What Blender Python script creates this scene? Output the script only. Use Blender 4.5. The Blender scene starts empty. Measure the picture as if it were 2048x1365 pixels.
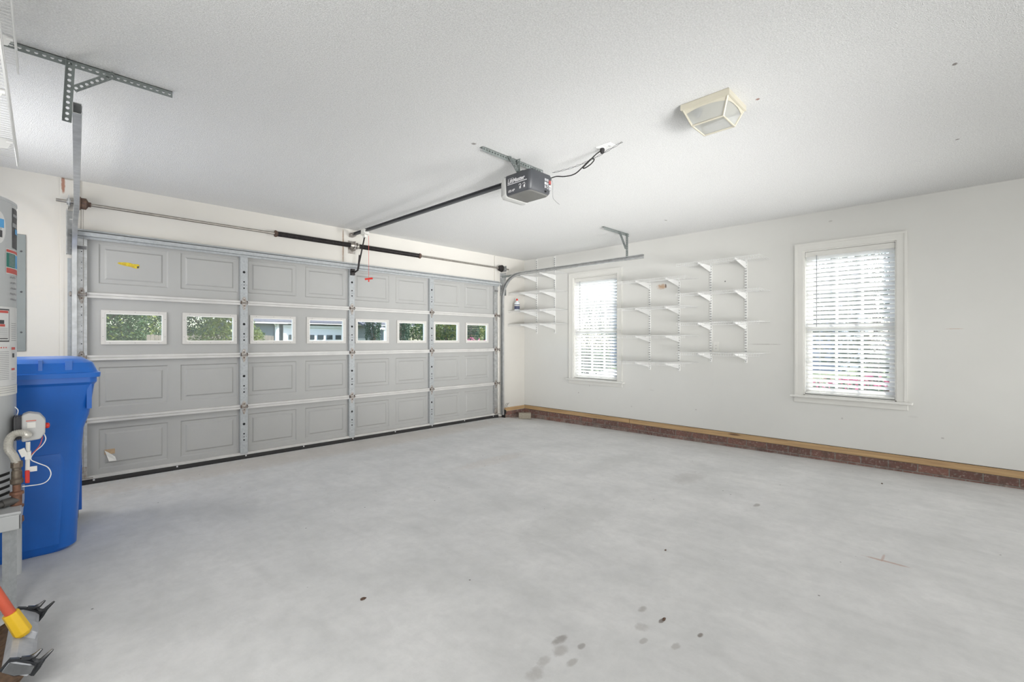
import bpy, math, random
from mathutils import Vector, Matrix
R = math.radians
PI = math.pi
rnd = random.Random(7)
sc = bpy.context.scene
col = sc.collection

# ------------------------------------------------------------------ camera, world, light, exposure
CAM_H = 1.2168
cd = bpy.data.cameras.new('camera')
cd.sensor_width = 36.0
cd.lens = 922.3 / 2048 * 36
cd.shift_y = -1.4 / 2048
cd.clip_start = 0.02
cd.clip_end = 300
cam = bpy.data.objects.new('camera', cd)
col.objects.link(cam)
cam.location = (0, 0, CAM_H)
cam.rotation_euler = (PI / 2, 0, -0.7934)
sc.camera = cam

sc.view_settings.view_transform = 'Standard'
sc.view_settings.look = 'None'
sc.view_settings.gamma = 1.0
sc.view_settings.use_curve_mapping = False
sc.view_settings.exposure = 0.0

w = bpy.data.worlds.new('world')
sc.world = w
w.use_nodes = True
wn = w.node_tree
wn.nodes.clear()
sky = wn.nodes.new('ShaderNodeTexSky')
sky.sky_type = 'NISHITA'
sky.sun_disc = False
sky.sun_elevation = R(38)
sky.sun_rotation = R(117)
bg = wn.nodes.new('ShaderNodeBackground')
bg.inputs['Strength'].default_value = 0.6
wo = wn.nodes.new('ShaderNodeOutputWorld')
wn.links.new(sky.outputs[0], bg.inputs[0])
wn.links.new(bg.outputs[0], wo.inputs[0])


def lamp(name, kind, loc, aim, energy, color=(1, 1, 1), size=(1, 1), angle=None, spread=None):
    d = bpy.data.lights.new(name, kind)
    d.energy = energy
    d.color = color
    if kind == 'AREA':
        d.shape = 'RECTANGLE'
        d.size, d.size_y = size
    if spread is not None:
        d.spread = R(spread)
    if angle is not None:
        d.angle = angle
    o = bpy.data.objects.new(name, d)
    col.objects.link(o)
    o.location = loc
    v = Vector(aim) - Vector(loc)
    o.rotation_euler = v.to_track_quat('-Z', 'Y').to_euler()
    return o


lamp('sun', 'SUN', (14, -7, 12), (0, 0, 0), 12.0, (1, .96, .88), angle=R(1))
# added fill lamps beside and behind the camera, standing for no real fixtures
lamp('fill_light_rear', 'AREA', (2.4, -2.1, 1.35), (2.8, 5, 1.5), 54, (1, 1, .99), (4.6, 2.0))
lamp('fill_light_side', 'AREA', (-0.62, 1.3, 1.25), (5, 4.6, 2.3), 46, (1, 1, .99), (1.0, 1.4))
lamp('fill_light_front', 'AREA', (-0.6, 4.2, 1.65), (5, 4.0, 1.5), 25, (1, .99, .97), (1.2, 1.2))
lamp('fill_light_low_left', 'AREA', (1.2, -1.9, 0.6), (4.4, 4.4, 2.5), 33, (1, 1, .99), (1.6, 1.0), spread=50)  # this and the next are added direct lamps, aimed upward to the far end
lamp('fill_light_low_right', 'AREA', (5.2, -1.9, 0.6), (3.6, 4.6, 2.3), 22, (1, 1, .99), (1.0, 1.0), spread=60)

# ------------------------------------------------------------------ geometry constants
W, DW, H = 5.713, 5.33, 2.565          # right wall face, door wall face, ceiling
XL, YB = -0.66, -2.35                  # left wall, back wall
DY = 5.28                              # room face of the door stiles
DX0, DX1 = 0.19, 5.04
SH = 0.5334


# ------------------------------------------------------------------ materials
def new_mat(name):
    m = bpy.data.materials.new(name)
    m.use_nodes = True
    nt = m.node_tree
    b = nt.nodes['Principled BSDF']
    return m, nt, b


def noise(nt, scale, detail=3, rough=.55, vec=None, dist=0):
    n = nt.nodes.new('ShaderNodeTexNoise')
    n.inputs['Scale'].default_value = scale
    n.inputs['Detail'].default_value = detail
    n.inputs['Roughness'].default_value = rough
    n.inputs['Distortion'].default_value = dist
    if vec is None:
        vec = coord(nt)
    nt.links.new(vec, n.inputs['Vector'])
    return n.outputs['Fac']


def coord(nt):
    for n in nt.nodes:
        if n.type == 'TEX_COORD':
            return n.outputs['Object']
    return nt.nodes.new('ShaderNodeTexCoord').outputs['Object']


def scaled(nt, s):
    mp = nt.nodes.new('ShaderNodeMapping')
    mp.inputs['Scale'].default_value = s
    nt.links.new(coord(nt), mp.inputs['Vector'])
    return mp.outputs[0]


def mrange(nt, v, a, b, c=0., d=1., smooth=False):
    n = nt.nodes.new('ShaderNodeMapRange')
    if smooth:
        n.interpolation_type = 'SMOOTHSTEP'
    for i, x in enumerate((a, b, c, d)):
        n.inputs[i + 1].default_value = x
    nt.links.new(v, n.inputs[0])
    return n.outputs[0]


def mix(nt, fac, a, b):
    n = nt.nodes.new('ShaderNodeMix')
    n.data_type = 'RGBA'
    for s, v in ((n.inputs[0], fac), (n.inputs[6], a), (n.inputs[7], b)):
        if isinstance(v, (int, float)):
            s.default_value = v
        elif isinstance(v, tuple):
            s.default_value = (*v[:3], 1)
        else:
            nt.links.new(v, s)
    return n.outputs[2]


def mth(nt, op, a, b=None):
    n = nt.nodes.new('ShaderNodeMath')
    n.operation = op
    for i, v in enumerate((a, b)):
        if v is None:
            continue
        if isinstance(v, (int, float)):
            n.inputs[i].default_value = v
        else:
            nt.links.new(v, n.inputs[i])
    return n.outputs[0]


def bump(nt, b, h, strength, dist=.002):
    n = nt.nodes.new('ShaderNodeBump')
    n.inputs['Strength'].default_value = strength
    n.inputs['Distance'].default_value = dist
    nt.links.new(h, n.inputs['Height'])
    nt.links.new(n.outputs[0], b.inputs['Normal'])


def mat(name, c, rough=.5, metal=0., var=0., vscale=8., bmp=None, spec=None, trans=0., c2=None):
    m, nt, b = new_mat(name)
    b.inputs['Roughness'].default_value = rough
    b.inputs['Metallic'].default_value = metal
    if spec is not None:
        b.inputs['Specular IOR Level'].default_value = spec
    f = mrange(nt, noise(nt, vscale, 4), .3, .7)
    d = c2 if c2 else tuple(x * (1 - var) for x in c)
    nt.links.new(mix(nt, f, c, d), b.inputs['Base Color'])
    if bmp:
        bump(nt, b, noise(nt, bmp[0], 3), bmp[1], bmp[2] if len(bmp) > 2 else .002)
    if trans:
        t = nt.nodes.new('ShaderNodeBsdfTranslucent')
        t.inputs[0].default_value = (*c, 1)
        ms = nt.nodes.new('ShaderNodeMixShader')
        ms.inputs[0].default_value = trans
        out = nt.nodes['Material Output']
        nt.links.new(b.outputs[0], ms.inputs[1])
        nt.links.new(t.outputs[0], ms.inputs[2])
        nt.links.new(ms.outputs[0], out.inputs[0])
    return m


def stained(name, c, c2, vscale, rough, stains, plane, speck=0., bmp=None, streak=None):
    """painted or concrete surface with blotches at given places; plane = axes used for the spots"""
    m, nt, b = new_mat(name)
    b.inputs['Roughness'].default_value = rough
    b.inputs['Specular IOR Level'].default_value = .25
    n1 = mrange(nt, noise(nt, vscale, 5, .6), .35, .68)
    cc = mix(nt, n1, c, c2)
    if speck:
        n2 = mrange(nt, noise(nt, 14, 8, .7), .42, .72, 0, .35)
        cc = mix(nt, n2, cc, tuple(x * .82 for x in c2))
    if streak:
        s = mrange(nt, noise(nt, 1.0, 5, .65, scaled(nt, streak[0]), .4), .45, .75)
        cc = mix(nt, mth(nt, 'MULTIPLY', s, streak[1]), cc, streak[2])
    sep = nt.nodes.new('ShaderNodeSeparateXYZ')
    nt.links.new(coord(nt), sep.inputs[0])
    ax = [sep.outputs['XYZ'.index(p)] for p in plane]
    wob = noise(nt, 22, 4, .65)
    for (a, bb, ra, rb, col_, k) in stains:
        da = mth(nt, 'DIVIDE', mth(nt, 'SUBTRACT', ax[0], a), ra)
        db = mth(nt, 'DIVIDE', mth(nt, 'SUBTRACT', ax[1], bb), rb)
        r2 = mth(nt, 'ADD', mth(nt, 'MULTIPLY', da, da), mth(nt, 'MULTIPLY', db, db))
        r2 = mth(nt, 'ADD', r2, mth(nt, 'MULTIPLY', mth(nt, 'SUBTRACT', wob, .5), 2.6))
        f = mrange(nt, r2, .15, 1.35, k, 0., True)
        cc = mix(nt, f, cc, col_)
    if speck:
        v = nt.nodes.new('ShaderNodeTexVoronoi')
        v.inputs['Scale'].default_value = 5.5
        nt.links.new(coord(nt), v.inputs['Vector'])
        sp = mrange(nt, v.outputs['Distance'], .022, .035, speck, 0.)
        cc = mix(nt, sp, cc, (.1, .09, .08))
    nt.links.new(cc, b.inputs['Base Color'])
    if bmp:
        bump(nt, b, noise(nt, bmp[0], 3), bmp[1], bmp[2])
    return m


M = {}
G1, G2 = (.18, .15, .13), (.33, .31, .29)
M['floor'] = stained('concrete', (.72, .715, .71), (.61, .61, .605), 2.2, .72, [
    (1.472, 1.175, .045, .02, G1, .55), (1.42, 1.13, .04, .03, G2, .5), (1.33, 1.14, .035, .02, G2, .4),
    (1.50, 1.09, .022, .014, G1, .5), (1.40, 1.06, .03, .016, G2, .5), (1.26, 1.12, .045, .03, G2, .45),
    (1.88, .94, .02, .01, G1, .8), (1.90, 1.04, .03, .018, G2, .6), (1.78, .98, .03, .03, G2, .4),
    (1.70, .93, .025, .014, G1, .35), (1.76, .82, .03, .016, G2, .5), (1.90, .78, .018, .010, G1, .8),
    (3.69, 1.10, .05, .02, G1, .5), (4.0, 1.75, .25, .12, G2, .25), (3.2, 3.4, .5, .12, (.56, .5, .45), .3),
    (2.5, 5.0, 3.2, .28, (.55, .49, .43), .4), (3.9, 2.5, .6, .15, (.5, .5, .49), .3), (2.5, 1.9, .5, .2, (.5, .5, .49), .3),
    (3.25, .32, .012, .11, (.45, .26, .2), .6), (3.3, .33, .06, .008, (.45, .26, .2), .5)],
    'XY', .8, (90, .25, .002), ((7, 2.6, 1), .4, (.50, .50, .495)))
M['ceiling'] = stained('popcorn_ceiling', (.92, .92, .91), (.73, .73, .72), 140, .95, [
    (3.117, .038, .016, .010, G1, .8), (4.3, .04, .01, .01, G1, .8), (2.80, .83, .012, .012, (.3, .1, .05), .8),
    (4.9, 2.4, .03, .012, G1, .5), (2.07, 2.407, .02, .02, G1, .7)],
    'XY', 0, (250, .9, .009))
M['wall'] = stained('wall_paint', (.74, .735, .705), (.71, .705, .675), 1.2, .6, [
    (1.62, 1.172, .16, .006, G2, .45), (.075, 1.32, .06, .004, (.5, .3, .2), .5), (2.05, 1.921, .010, .010, (.02, .02, .02), .95),
    (2.86, 1.925, .07, .035, (.5, .3, .16), .8), (2.80, 1.93, .012, .03, (.1, .05, .03), .8), (4.20, .42, .009, .009, G2, .6),
    (4.0, .55, .006, .03, G2, .6), (3.0, .55, .04, .012, G2, .12), (.9, .42, .010, .010, G2, .4), (.35, .5, .04, .012, G2, .10),
    (3.3, .3, .010, .010, G2, .4), (2.4, .35, .012, .008, G2, .4), (.15, .33, .012, .008, G2, .45), (1.0, 2.45, .02, .01, G1, .3)],
    'YZ', 0, (60, .12, .001))
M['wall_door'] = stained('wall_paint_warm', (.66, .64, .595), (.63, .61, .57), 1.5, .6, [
    (.115, 2.52, .012, .09, (.33, .13, .07), .85), (.12, 1.3, .006, .9, (.5, .47, .4), .5),
    (2.52, 2.35, .006, .2, (.4, .25, .15), .6), (.02, 1.95, .3, .4, (.68, .64, .58), .5)],
    'XZ', 0, (60, .12, .001))
M['trim'] = mat('white_trim_paint', (.80, .79, .755), .35, var=.04)
M['casing'] = mat('casing_paint', (.77, .76, .72), .4, var=.05, vscale=3)
M['slat'] = mat('blind_white_vinyl', (.94, .94, .94), .4, var=.01, trans=.34)
M['white_pl'] = mat('white_plastic', (.86, .86, .84), .4, var=.03)
M['wire'] = mat('white_coated_wire', (.77, .77, .755), .3, var=.03)
M['shadow_slot'] = mat('dark_slot', (.17, .17, .17), .9)
M['door'] = mat('door_steel_paint', (.40, .40, .39), .5, var=.05, vscale=3, bmp=(180, .25, .001))
M['door_lip'] = mat('door_lip_steel', (.62, .61, .59), .42, var=.14, vscale=6)
M['stile'] = mat('galvanized_stile', (.42, .44, .45), .5, .15, var=.2, vscale=45)
M['galv'] = mat('galvanized_steel', (.55, .56, .56), .38, .7, var=.3, vscale=30)
M['track'] = mat('track_steel', (.60, .61, .61), .35, .75, var=.25, vscale=18)
M['dark_galv'] = mat('perforated_steel', (.27, .30, .29), .5, .5, var=.25, vscale=25)
M['frame'] = mat('window_frame_plastic', (.60, .585, .555), .5, var=.04)
M['rust'] = mat('rusty_steel', (.16, .10, .07), .75, .3, c2=(.07, .05, .045), vscale=40)
M['hinge'] = mat('hinge_steel', (.46, .45, .43), .5, .5, c2=(.24, .20, .17), vscale=50)
M['black'] = mat('black_rubber', (.018, .017, .017), .7)
M['spring'] = mat('oiled_black_spring', (.045, .04, .04), .45, .6, var=.4, vscale=30)
M['shaft'] = mat('steel_shaft', (.45, .42, .38), .35, .8, var=.3, vscale=20)
M['hole'] = mat('black_hole', (.01, .01, .01), .9)
M['blue'] = mat('blue_hdpe', (.012, .145, .58), .32, var=.12, vscale=4, bmp=(25, .06, .002))
M['blue_lid'] = mat('blue_lid_hdpe', (.014, .16, .62), .28, var=.12, vscale=5)
M['heater'] = mat('heater_enamel', (.50, .515, .52), .3, var=.05, vscale=3)
M['panel'] = mat('panel_grey_enamel', (.235, .26, .255), .45, var=.08)
M['white_lbl'] = mat('paper_label', (.72, .72, .71), .5, var=.05, vscale=20)
M['valve'] = mat('valve_plastic', (.50, .50, .49), .45, var=.04)
M['red'] = mat('red_ink', (.62, .10, .08), .5, var=.1)
M['rust_red'] = mat('dull_red_ink', (.33, .07, .06), .5, var=.1)
M['green'] = mat('green_ink', (.02, .20, .16), .5, var=.1)
M['ink'] = mat('black_ink', (.06, .06, .065), .5)
M['greyink'] = mat('grey_ink', (.34, .34, .35), .5)
M['ltblue'] = mat('blue_ink', (.10, .38, .72), .5)
M['yellow'] = mat('yellow_plastic', (.75, .47, .02), .4, var=.1)
M['ylabel'] = mat('yellow_sticker', (.66, .52, .02), .5, c2=(.45, .30, .02), vscale=60)
M['redpl'] = mat('red_plastic', (.60, .03, .02), .4)
M['orange'] = mat('orange_red_handle', (.60, .10, .05), .38, var=.15, vscale=12)
M['greypl'] = mat('grey_broom_plastic', (.44, .45, .47), .35, c2=(.33, .34, .37), vscale=30)
M['end_cap'] = mat('dark_grey_plastic', (.13, .135, .14), .35, var=.3, vscale=40)
M['blackpl'] = mat('black_plastic', (.02, .022, .026), .25, var=.2)
M['bristle'] = mat('brown_bristle', (.13, .075, .04), .6, c2=(.05, .03, .018), vscale=60)
M['opener'] = mat('opener_charcoal', (.055, .058, .065), .42, var=.1)
M['opener_bot'] = mat('opener_bottom', (.19, .19, .18), .4, .2, var=.15)
M['lens'] = mat('frosted_lens', (.62, .62, .60), .4, var=.03, trans=.25)
M['lampglass'] = mat('frosted_lamp_glass', (.66, .67, .65), .35, var=.04, trans=.3)
_nt = M['lampglass'].node_tree
_out = _nt.nodes['Material Output']
_tr = _nt.nodes.new('ShaderNodeBsdfTransparent')
_mx = _nt.nodes.new('ShaderNodeMixShader')
_mx.inputs[0].default_value = .42
_nt.links.new(_out.inputs[0].links[0].from_socket, _mx.inputs[1])
_nt.links.new(_tr.outputs[0], _mx.inputs[2])
_nt.links.new(_mx.outputs[0], _out.inputs[0])
M['almond'] = mat('almond_plastic', (.52, .49, .40), .45, var=.05)
M['brass'] = mat('tarnished_brass', (.20, .17, .13), .5, .5, c2=(.12, .09, .07), vscale=60)
M['pipe'] = mat('black_iron_pipe', (.12, .115, .11), .5, .4, var=.2)
M['copper_rust'] = mat('rusted_fitting', (.26, .13, .08), .65, .3, c2=(.14, .07, .05), vscale=50)
M['flex'] = mat('flex_connector_coating', (.60, .58, .53), .35, .4, var=.1)
M['cream'] = mat('paper_tag', (.75, .74, .70), .6, var=.05)
M['tan'] = mat('stained_tag', (.50, .36, .22), .7, var=.2, vscale=60)
M['blockm'] = mat('concrete_block', (.40, .36, .29), .9, c2=(.28, .25, .20), vscale=70, bmp=(120, .8, .004))
M['debris'] = mat('dry_leaf', (.10, .06, .04), .8)
M['glue'] = mat('clear_white_bottle', (.74, .78, .80), .3, var=.03)
M['navy'] = mat('navy_label', (.05, .06, .12), .5)
# outside
M['grass'] = mat('lawn_grass', (.08, .12, .035), .9, c2=(.11, .15, .055), vscale=9)
M['paving'] = mat('driveway_concrete', (.55, .53, .50), .85, var=.1)
M['leaf_green'] = mat('leaf_green', (.040, .095, .022), .55, c2=(.018, .045, .014), vscale=3, trans=.3)
M['leaf_bright'] = mat('leaf_bright', (.17, .20, .035), .5, c2=(.07, .11, .022), vscale=4, trans=.3)
M['leaf_dark'] = mat('leaf_dark', (.025, .075, .035), .6, c2=(.015, .045, .02), vscale=4, trans=.2)
M['pink'] = mat('azalea_pink', (.45, .05, .15), .5, c2=(.5, .12, .24), vscale=9, trans=.2)
M['bark'] = mat('tree_bark', (.12, .09, .07), .9, var=.3, vscale=20)
M['fence'] = mat('cedar_fence', (.21, .175, .14), .85, var=.3, vscale=6)
M['shingle'] = mat('asphalt_shingle', (.10, .10, .115), .9, var=.25, vscale=14)
M['ext_white'] = mat('exterior_white', (.64, .63, .64), .5, var=.03)
M['darkglass'] = mat('dark_window_glass', (.05, .06, .065), .1)


def mat_siding(name, c):
    m, nt, b = new_mat(name)
    sep = nt.nodes.new('ShaderNodeSeparateXYZ')
    nt.links.new(coord(nt), sep.inputs[0])
    f = mth(nt, 'FRACT', mth(nt, 'MULTIPLY', sep.outputs['Z'], 1 / .115))
    edge = mrange(nt, f, .0, .12, .55, 1.)
    cc = mix(nt, edge, tuple(x * .45 for x in c), c)
    nt.links.new(cc, b.inputs['Base Color'])
    b.inputs['Roughness'].default_value = .6
    bump(nt, b, f, .6, .01)
    return m


M['siding'] = mat_siding('grey_vinyl_siding', (.115, .14, .15))
M['siding2'] = mat_siding('blue_vinyl_siding', (.20, .25, .36))


def mat_wood(name, swap):
    m, nt, b = new_mat(name)
    v = scaled(nt, (14, 1.0, 40) if swap == 'Y' else (1.0, 14, 40))
    n = noise(nt, 1.6, 5, .6, v, .8)
    c = mix(nt, mrange(nt, n, .35, .66), (.58, .39, .20), (.38, .235, .115))
    k = nt.nodes.new('ShaderNodeTexVoronoi')
    k.inputs['Scale'].default_value = 1.0
    nt.links.new(scaled(nt, (3, 1.1, 6) if swap == 'Y' else (1.1, 3, 6)), k.inputs['Vector'])
    c = mix(nt, mrange(nt, k.outputs['Distance'], .05, .09, .85, 0.), c, (.13, .06, .035))
    nt.links.new(c, b.inputs['Base Color'])
    b.inputs['Roughness'].default_value = .6
    return m


M['wood_y'] = mat_wood('treated_pine_right', 'Y')
M['wood_x'] = mat_wood('treated_pine_front', 'X')


def mat_brick(name, axis):
    m, nt, b = new_mat(name)
    sep = nt.nodes.new('ShaderNodeSeparateXYZ')
    nt.links.new(coord(nt), sep.inputs[0])
    cmb = nt.nodes.new('ShaderNodeCombineXYZ')
    nt.links.new(sep.outputs[axis], cmb.inputs[0])
    nt.links.new(mth(nt, 'ADD', sep.outputs['Z'], .0755 * 4 - .064 + .0755), cmb.inputs[1])
    br = nt.nodes.new('ShaderNodeTexBrick')
    br.inputs['Scale'].default_value = 1
    br.inputs['Brick Width'].default_value = .213
    br.inputs['Row Height'].default_value = .0755
    br.inputs['Mortar Size'].default_value = .0048
    br.inputs['Mortar Smooth'].default_value = .25
    br.inputs['Color1'].default_value = (.23, .115, .09, 1)
    br.inputs['Color2'].default_value = (.15, .08, .068, 1)
    br.inputs['Mortar'].default_value = (.22, .205, .185, 1)
    nt.links.new(cmb.outputs[0], br.inputs['Vector'])
    n = noise(nt, 38, 5, .7)
    c = mix(nt, mrange(nt, n, .52, .72, 0, .75), br.outputs['Color'], (.46, .40, .35))
    c = mix(nt, mrange(nt, noise(nt, 16, 4), .5, .7, 0, .6), c, (.10, .075, .06))
    low = mrange(nt, sep.outputs['Z'], -.045, -.005, .5, 0.)
    c = mix(nt, mth(nt, 'MULTIPLY', low, mrange(nt, noise(nt, 9, 4), .4, .6)), c, (.32, .30, .27))
    nt.links.new(c, b.inputs['Base Color'])
    b.inputs['Roughness'].default_value = .9
    h = mth(nt, 'ADD', br.outputs['Fac'], mth(nt, 'MULTIPLY', n, -.6))
    bump(nt, b, mth(nt, 'MULTIPLY', h, -1), .7, .006)
    return m


M['brick_y'] = mat_brick('brick_right', 'Y')
M['brick_x'] = mat_brick('brick_front', 'X')


def mat_glass():
    m = bpy.data.materials.new('clear_glass')
    m.use_nodes = True
    nt = m.node_tree
    nt.nodes.clear()
    t = nt.nodes.new('ShaderNodeBsdfTransparent')
    t.inputs[0].default_value = (.95, .97, .97, 1)
    g = nt.nodes.new('ShaderNodeBsdfGlossy')
    g.inputs['Roughness'].default_value = .02
    d = nt.nodes.new('ShaderNodeBsdfDiffuse')
    d.inputs[0].default_value = (.8, .82, .85, 1)
    ms = nt.nodes.new('ShaderNodeMixShader')
    ms.inputs[0].default_value = .03
    m2 = nt.nodes.new('ShaderNodeMixShader')
    tc = nt.nodes.new('ShaderNodeTexCoord')
    n = nt.nodes.new('ShaderNodeTexNoise')
    n.inputs['Scale'].default_value = 160
    nt.links.new(tc.outputs['Object'], n.inputs['Vector'])
    r = nt.nodes.new('ShaderNodeMapRange')
    r.inputs[1].default_value = .5
    r.inputs[2].default_value = .8
    r.inputs[3].default_value = .0
    r.inputs[4].default_value = .05
    nt.links.new(n.outputs[0], r.inputs[0])
    nt.links.new(r.outputs[0], m2.inputs[0])
    o = nt.nodes.new('ShaderNodeOutputMaterial')
    nt.links.new(t.outputs[0], ms.inputs[1])
    nt.links.new(g.outputs[0], ms.inputs[2])
    nt.links.new(ms.outputs[0], m2.inputs[1])
    nt.links.new(d.outputs[0], m2.inputs[2])
    nt.links.new(m2.outputs[0], o.inputs[0])
    return m


M['glass'] = mat_glass()


# ------------------------------------------------------------------ mesh builder
class MB:
    def __init__(s):
        s.v, s.f, s.m = [], [], []

    def add(s, vs, fs, m=0):
        o = len(s.v)
        s.v += [tuple(x) for x in vs]
        s.f += [tuple(i + o for i in f) for f in fs]
        s.m += [m] * len(fs)
        return s

    def box(s, x0, x1, y0, y1, z0, z1, m=0):
        vs = [(x, y, z) for x in (x0, x1) for y in (y0, y1) for z in (z0, z1)]
        return s.add(vs, [(0, 1, 3, 2), (4, 6, 7, 5), (0, 4, 5, 1), (2, 3, 7, 6), (0, 2, 6, 4), (1, 5, 7, 3)], m)

    def obox(s, c, ax, ay, az, m=0):
        c, ax, ay, az = map(Vector, (c, ax, ay, az))
        vs = [c + ax * i + ay * j + az * k for i in (-1, 1) for j in (-1, 1) for k in (-1, 1)]
        return s.add(vs, [(0, 1, 3, 2), (4, 6, 7, 5), (0, 4, 5, 1), (2, 3, 7, 6), (0, 2, 6, 4), (1, 5, 7, 3)], m)

    def loft(s, rings, m=0, cap=True):
        n = len(rings[0])
        vs = [p for r in rings for p in r]
        fs = []
        for i in range(len(rings) - 1):
            for j in range(n):
                a, b = i * n + j, i * n + (j + 1) % n
                fs.append((a, b, b + n, a + n))
        if cap:
            fs.append(tuple(range(n - 1, -1, -1)))
            fs.append(tuple((len(rings) - 1) * n + j for j in range(n)))
        return s.add(vs, fs, m)

    def cyl(s, p0, p1, r0, r1=None, n=12, m=0, cap=True):
        r1 = r0 if r1 is None else r1
        return s.tube([p0, p1], [r0, r1], n, m, cap)

    def tube(s, pts, r, n=8, m=0, cap=True):
        pts = [Vector(p) for p in pts]
        rs = r if isinstance(r, (list, tuple)) else [r] * len(pts)
        rings = []
        t0 = (pts[1] - pts[0]).normalized()
        up = Vector((0, 0, 1)) if abs(t0.z) < .9 else Vector((1, 0, 0))
        a = t0.cross(up).normalized()
        for i, p in enumerate(pts):
            if i == 0:
                t = t0
            elif i == len(pts) - 1:
                t = (pts[i] - pts[i - 1]).normalized()
            else:
                t = ((pts[i + 1] - pts[i]).normalized() + (pts[i] - pts[i - 1]).normalized())
                t = t.normalized() if t.length > 1e-6 else t0
            a = (a - t * a.dot(t))
            a = a.normalized() if a.length > 1e-6 else t.orthogonal().normalized()
            b = t.cross(a)
            rings.append([p + (a * math.cos(2 * PI * k / n) + b * math.sin(2 * PI * k / n)) * rs[i] for k in range(n)])
        return s.loft(rings, m, cap)

    def lathe(s, prof, c=(0, 0, 0), n=24, m=0, axis='Z'):
        rings = []
        for r, h in prof:
            ring = []
            for k in range(n):
                a = 2 * PI * k / n
                if axis == 'Z':
                    ring.append((c[0] + r * math.cos(a), c[1] + r * math.sin(a), c[2] + h))
                elif axis == 'X':
                    ring.append((c[0] + h, c[1] + r * math.cos(a), c[2] + r * math.sin(a)))
                else:
                    ring.append((c[0] + r * math.sin(a), c[1] + h, c[2] + r * math.cos(a)))
            rings.append(ring)
        return s.loft(rings, m)

    def disc(s, c, nrm, r, n=10, m=0):
        nrm = Vector(nrm).normalized()
        a = nrm.orthogonal().normalized()
        b = nrm.cross(a)
        c = Vector(c)
        return s.add([c + (a * math.cos(2 * PI * k / n) + b * math.sin(2 * PI * k / n)) * r for k in range(n)], [tuple(range(n))], m)

    def prism(s, poly, d, m=0):
        """poly: 3-D points of a flat outline; d: extrusion vector"""
        d = Vector(d)
        return s.loft([[Vector(p) for p in poly], [Vector(p) + d for p in poly]], m)

    def build(s, name, mats, parent=None, smooth=False, bev=0., origin=None, label=None):
        if not isinstance(mats, (list, tuple)):
            mats = [mats]
        if origin is None:
            origin = Vector((0, 0, 0))
            if parent is not None:
                q = parent
                while q.parent is not None:
                    q = q.parent
                origin = Vector(q.location)
        me = bpy.data.meshes.new(name)
        me.from_pydata([(x - origin.x, y - origin.y, z - origin.z) for x, y, z in s.v], [], s.f)
        for mm in mats:
            me.materials.append(mm)
        for p, i in zip(me.polygons, s.m):
            p.material_index = i
        me.validate()
        import bmesh
        bm = bmesh.new()
        bm.from_mesh(me)
        bmesh.ops.recalc_face_normals(bm, faces=bm.faces)
        bm.to_mesh(me)
        bm.free()
        if smooth:
            me.shade_smooth()
            me.set_sharp_from_angle(angle=R(35))
        o = bpy.data.objects.new(name, me)
        col.objects.link(o)
        if parent is not None:
            o.parent = parent
        else:
            o.location = origin
        if bev:
            b = o.modifiers.new('bevel', 'BEVEL')
            b.width = bev
            b.segments = 2
            b.limit_method = 'ANGLE'
        if label:
            o['label'] = label
        return o


def tag(o, label=None, cat=None, group=None, kind=None):
    if label:
        o['label'] = label
    if cat:
        o['category'] = cat
    if group:
        o['group'] = group
    if kind:
        o['kind'] = kind
    return o


def thing(name, label, cat, loc=(0, 0, 0), group=None):
    o = bpy.data.objects.new(name, None)
    o.empty_display_size = .1
    col.objects.link(o)
    o.location = loc
    return tag(o, label, cat, group)


def struct_empty(name, loc=(0, 0, 0)):
    o = bpy.data.objects.new(name, None)
    col.objects.link(o)
    o.location = loc
    o['kind'] = 'structure'
    return o


def copy_tree(o, parent=None):
    c = o.copy()
    col.objects.link(c)
    c.parent = parent
    for ch in list(o.children):
        copy_tree(ch, c)
    return c


def text_part(name, body, size, origin, right, up, material, parent, ext=.0006, shear=0., bold=0.):
    cu = bpy.data.curves.new('t', 'FONT')
    cu.body = body
    cu.size = size
    cu.extrude = ext
    cu.shear = shear
    cu.offset = bold
    to = bpy.data.objects.new('t', cu)
    col.objects.link(to)
    bpy.context.view_layer.update()
    me = bpy.data.meshes.new_from_object(to)
    bpy.data.objects.remove(to)
    r, u = Vector(right).normalized(), Vector(up).normalized()
    n = r.cross(u)
    mt = Matrix((r, u, n)).transposed().to_4x4()
    mt.translation = Vector(origin)
    me.transform(mt)
    q = parent
    while q is not None and q.parent is not None:
        q = q.parent
    if q is not None:
        me.transform(Matrix.Translation(-Vector(q.location)))
    me.materials.clear()
    me.materials.append(material)
    o = bpy.data.objects.new(name, me)
    col.objects.link(o)
    o.parent = parent
    return o


# ------------------------------------------------------------------ room shell
def floor_z(x, y):
    t = max(0., min(1., (x - 4.88) / (W - 4.88)))
    g = t * t * (3 - 2 * t)
    return -g * max(0., .078 - .0095 * (DW - y))


nx, ny = 44, 44
fx0, fx1, fy0, fy1 = XL, W + .02, YB, DW + .14
b = MB()
vs = [(fx0 + (fx1 - fx0) * i / nx, fy0 + (fy1 - fy0) * j / ny) for j in range(ny + 1) for i in range(nx + 1)]
b.add([(x, y, floor_z(x, y)) for x, y in vs],
      [(j * (nx + 1) + i, j * (nx + 1) + i + 1, (j + 1) * (nx + 1) + i + 1, (j + 1) * (nx + 1) + i) for j in range(ny) for i in range(nx)])
b.box(fx0, fx1, fy0, fy1, -.19, -.10)
tag(b.build('floor', M['floor'], smooth=True), kind='structure')
tag(MB().box(XL - .15, W + .3, YB - .15, DW + .25, H, H + .15).build('ceiling', M['ceiling']), kind='structure')


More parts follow.
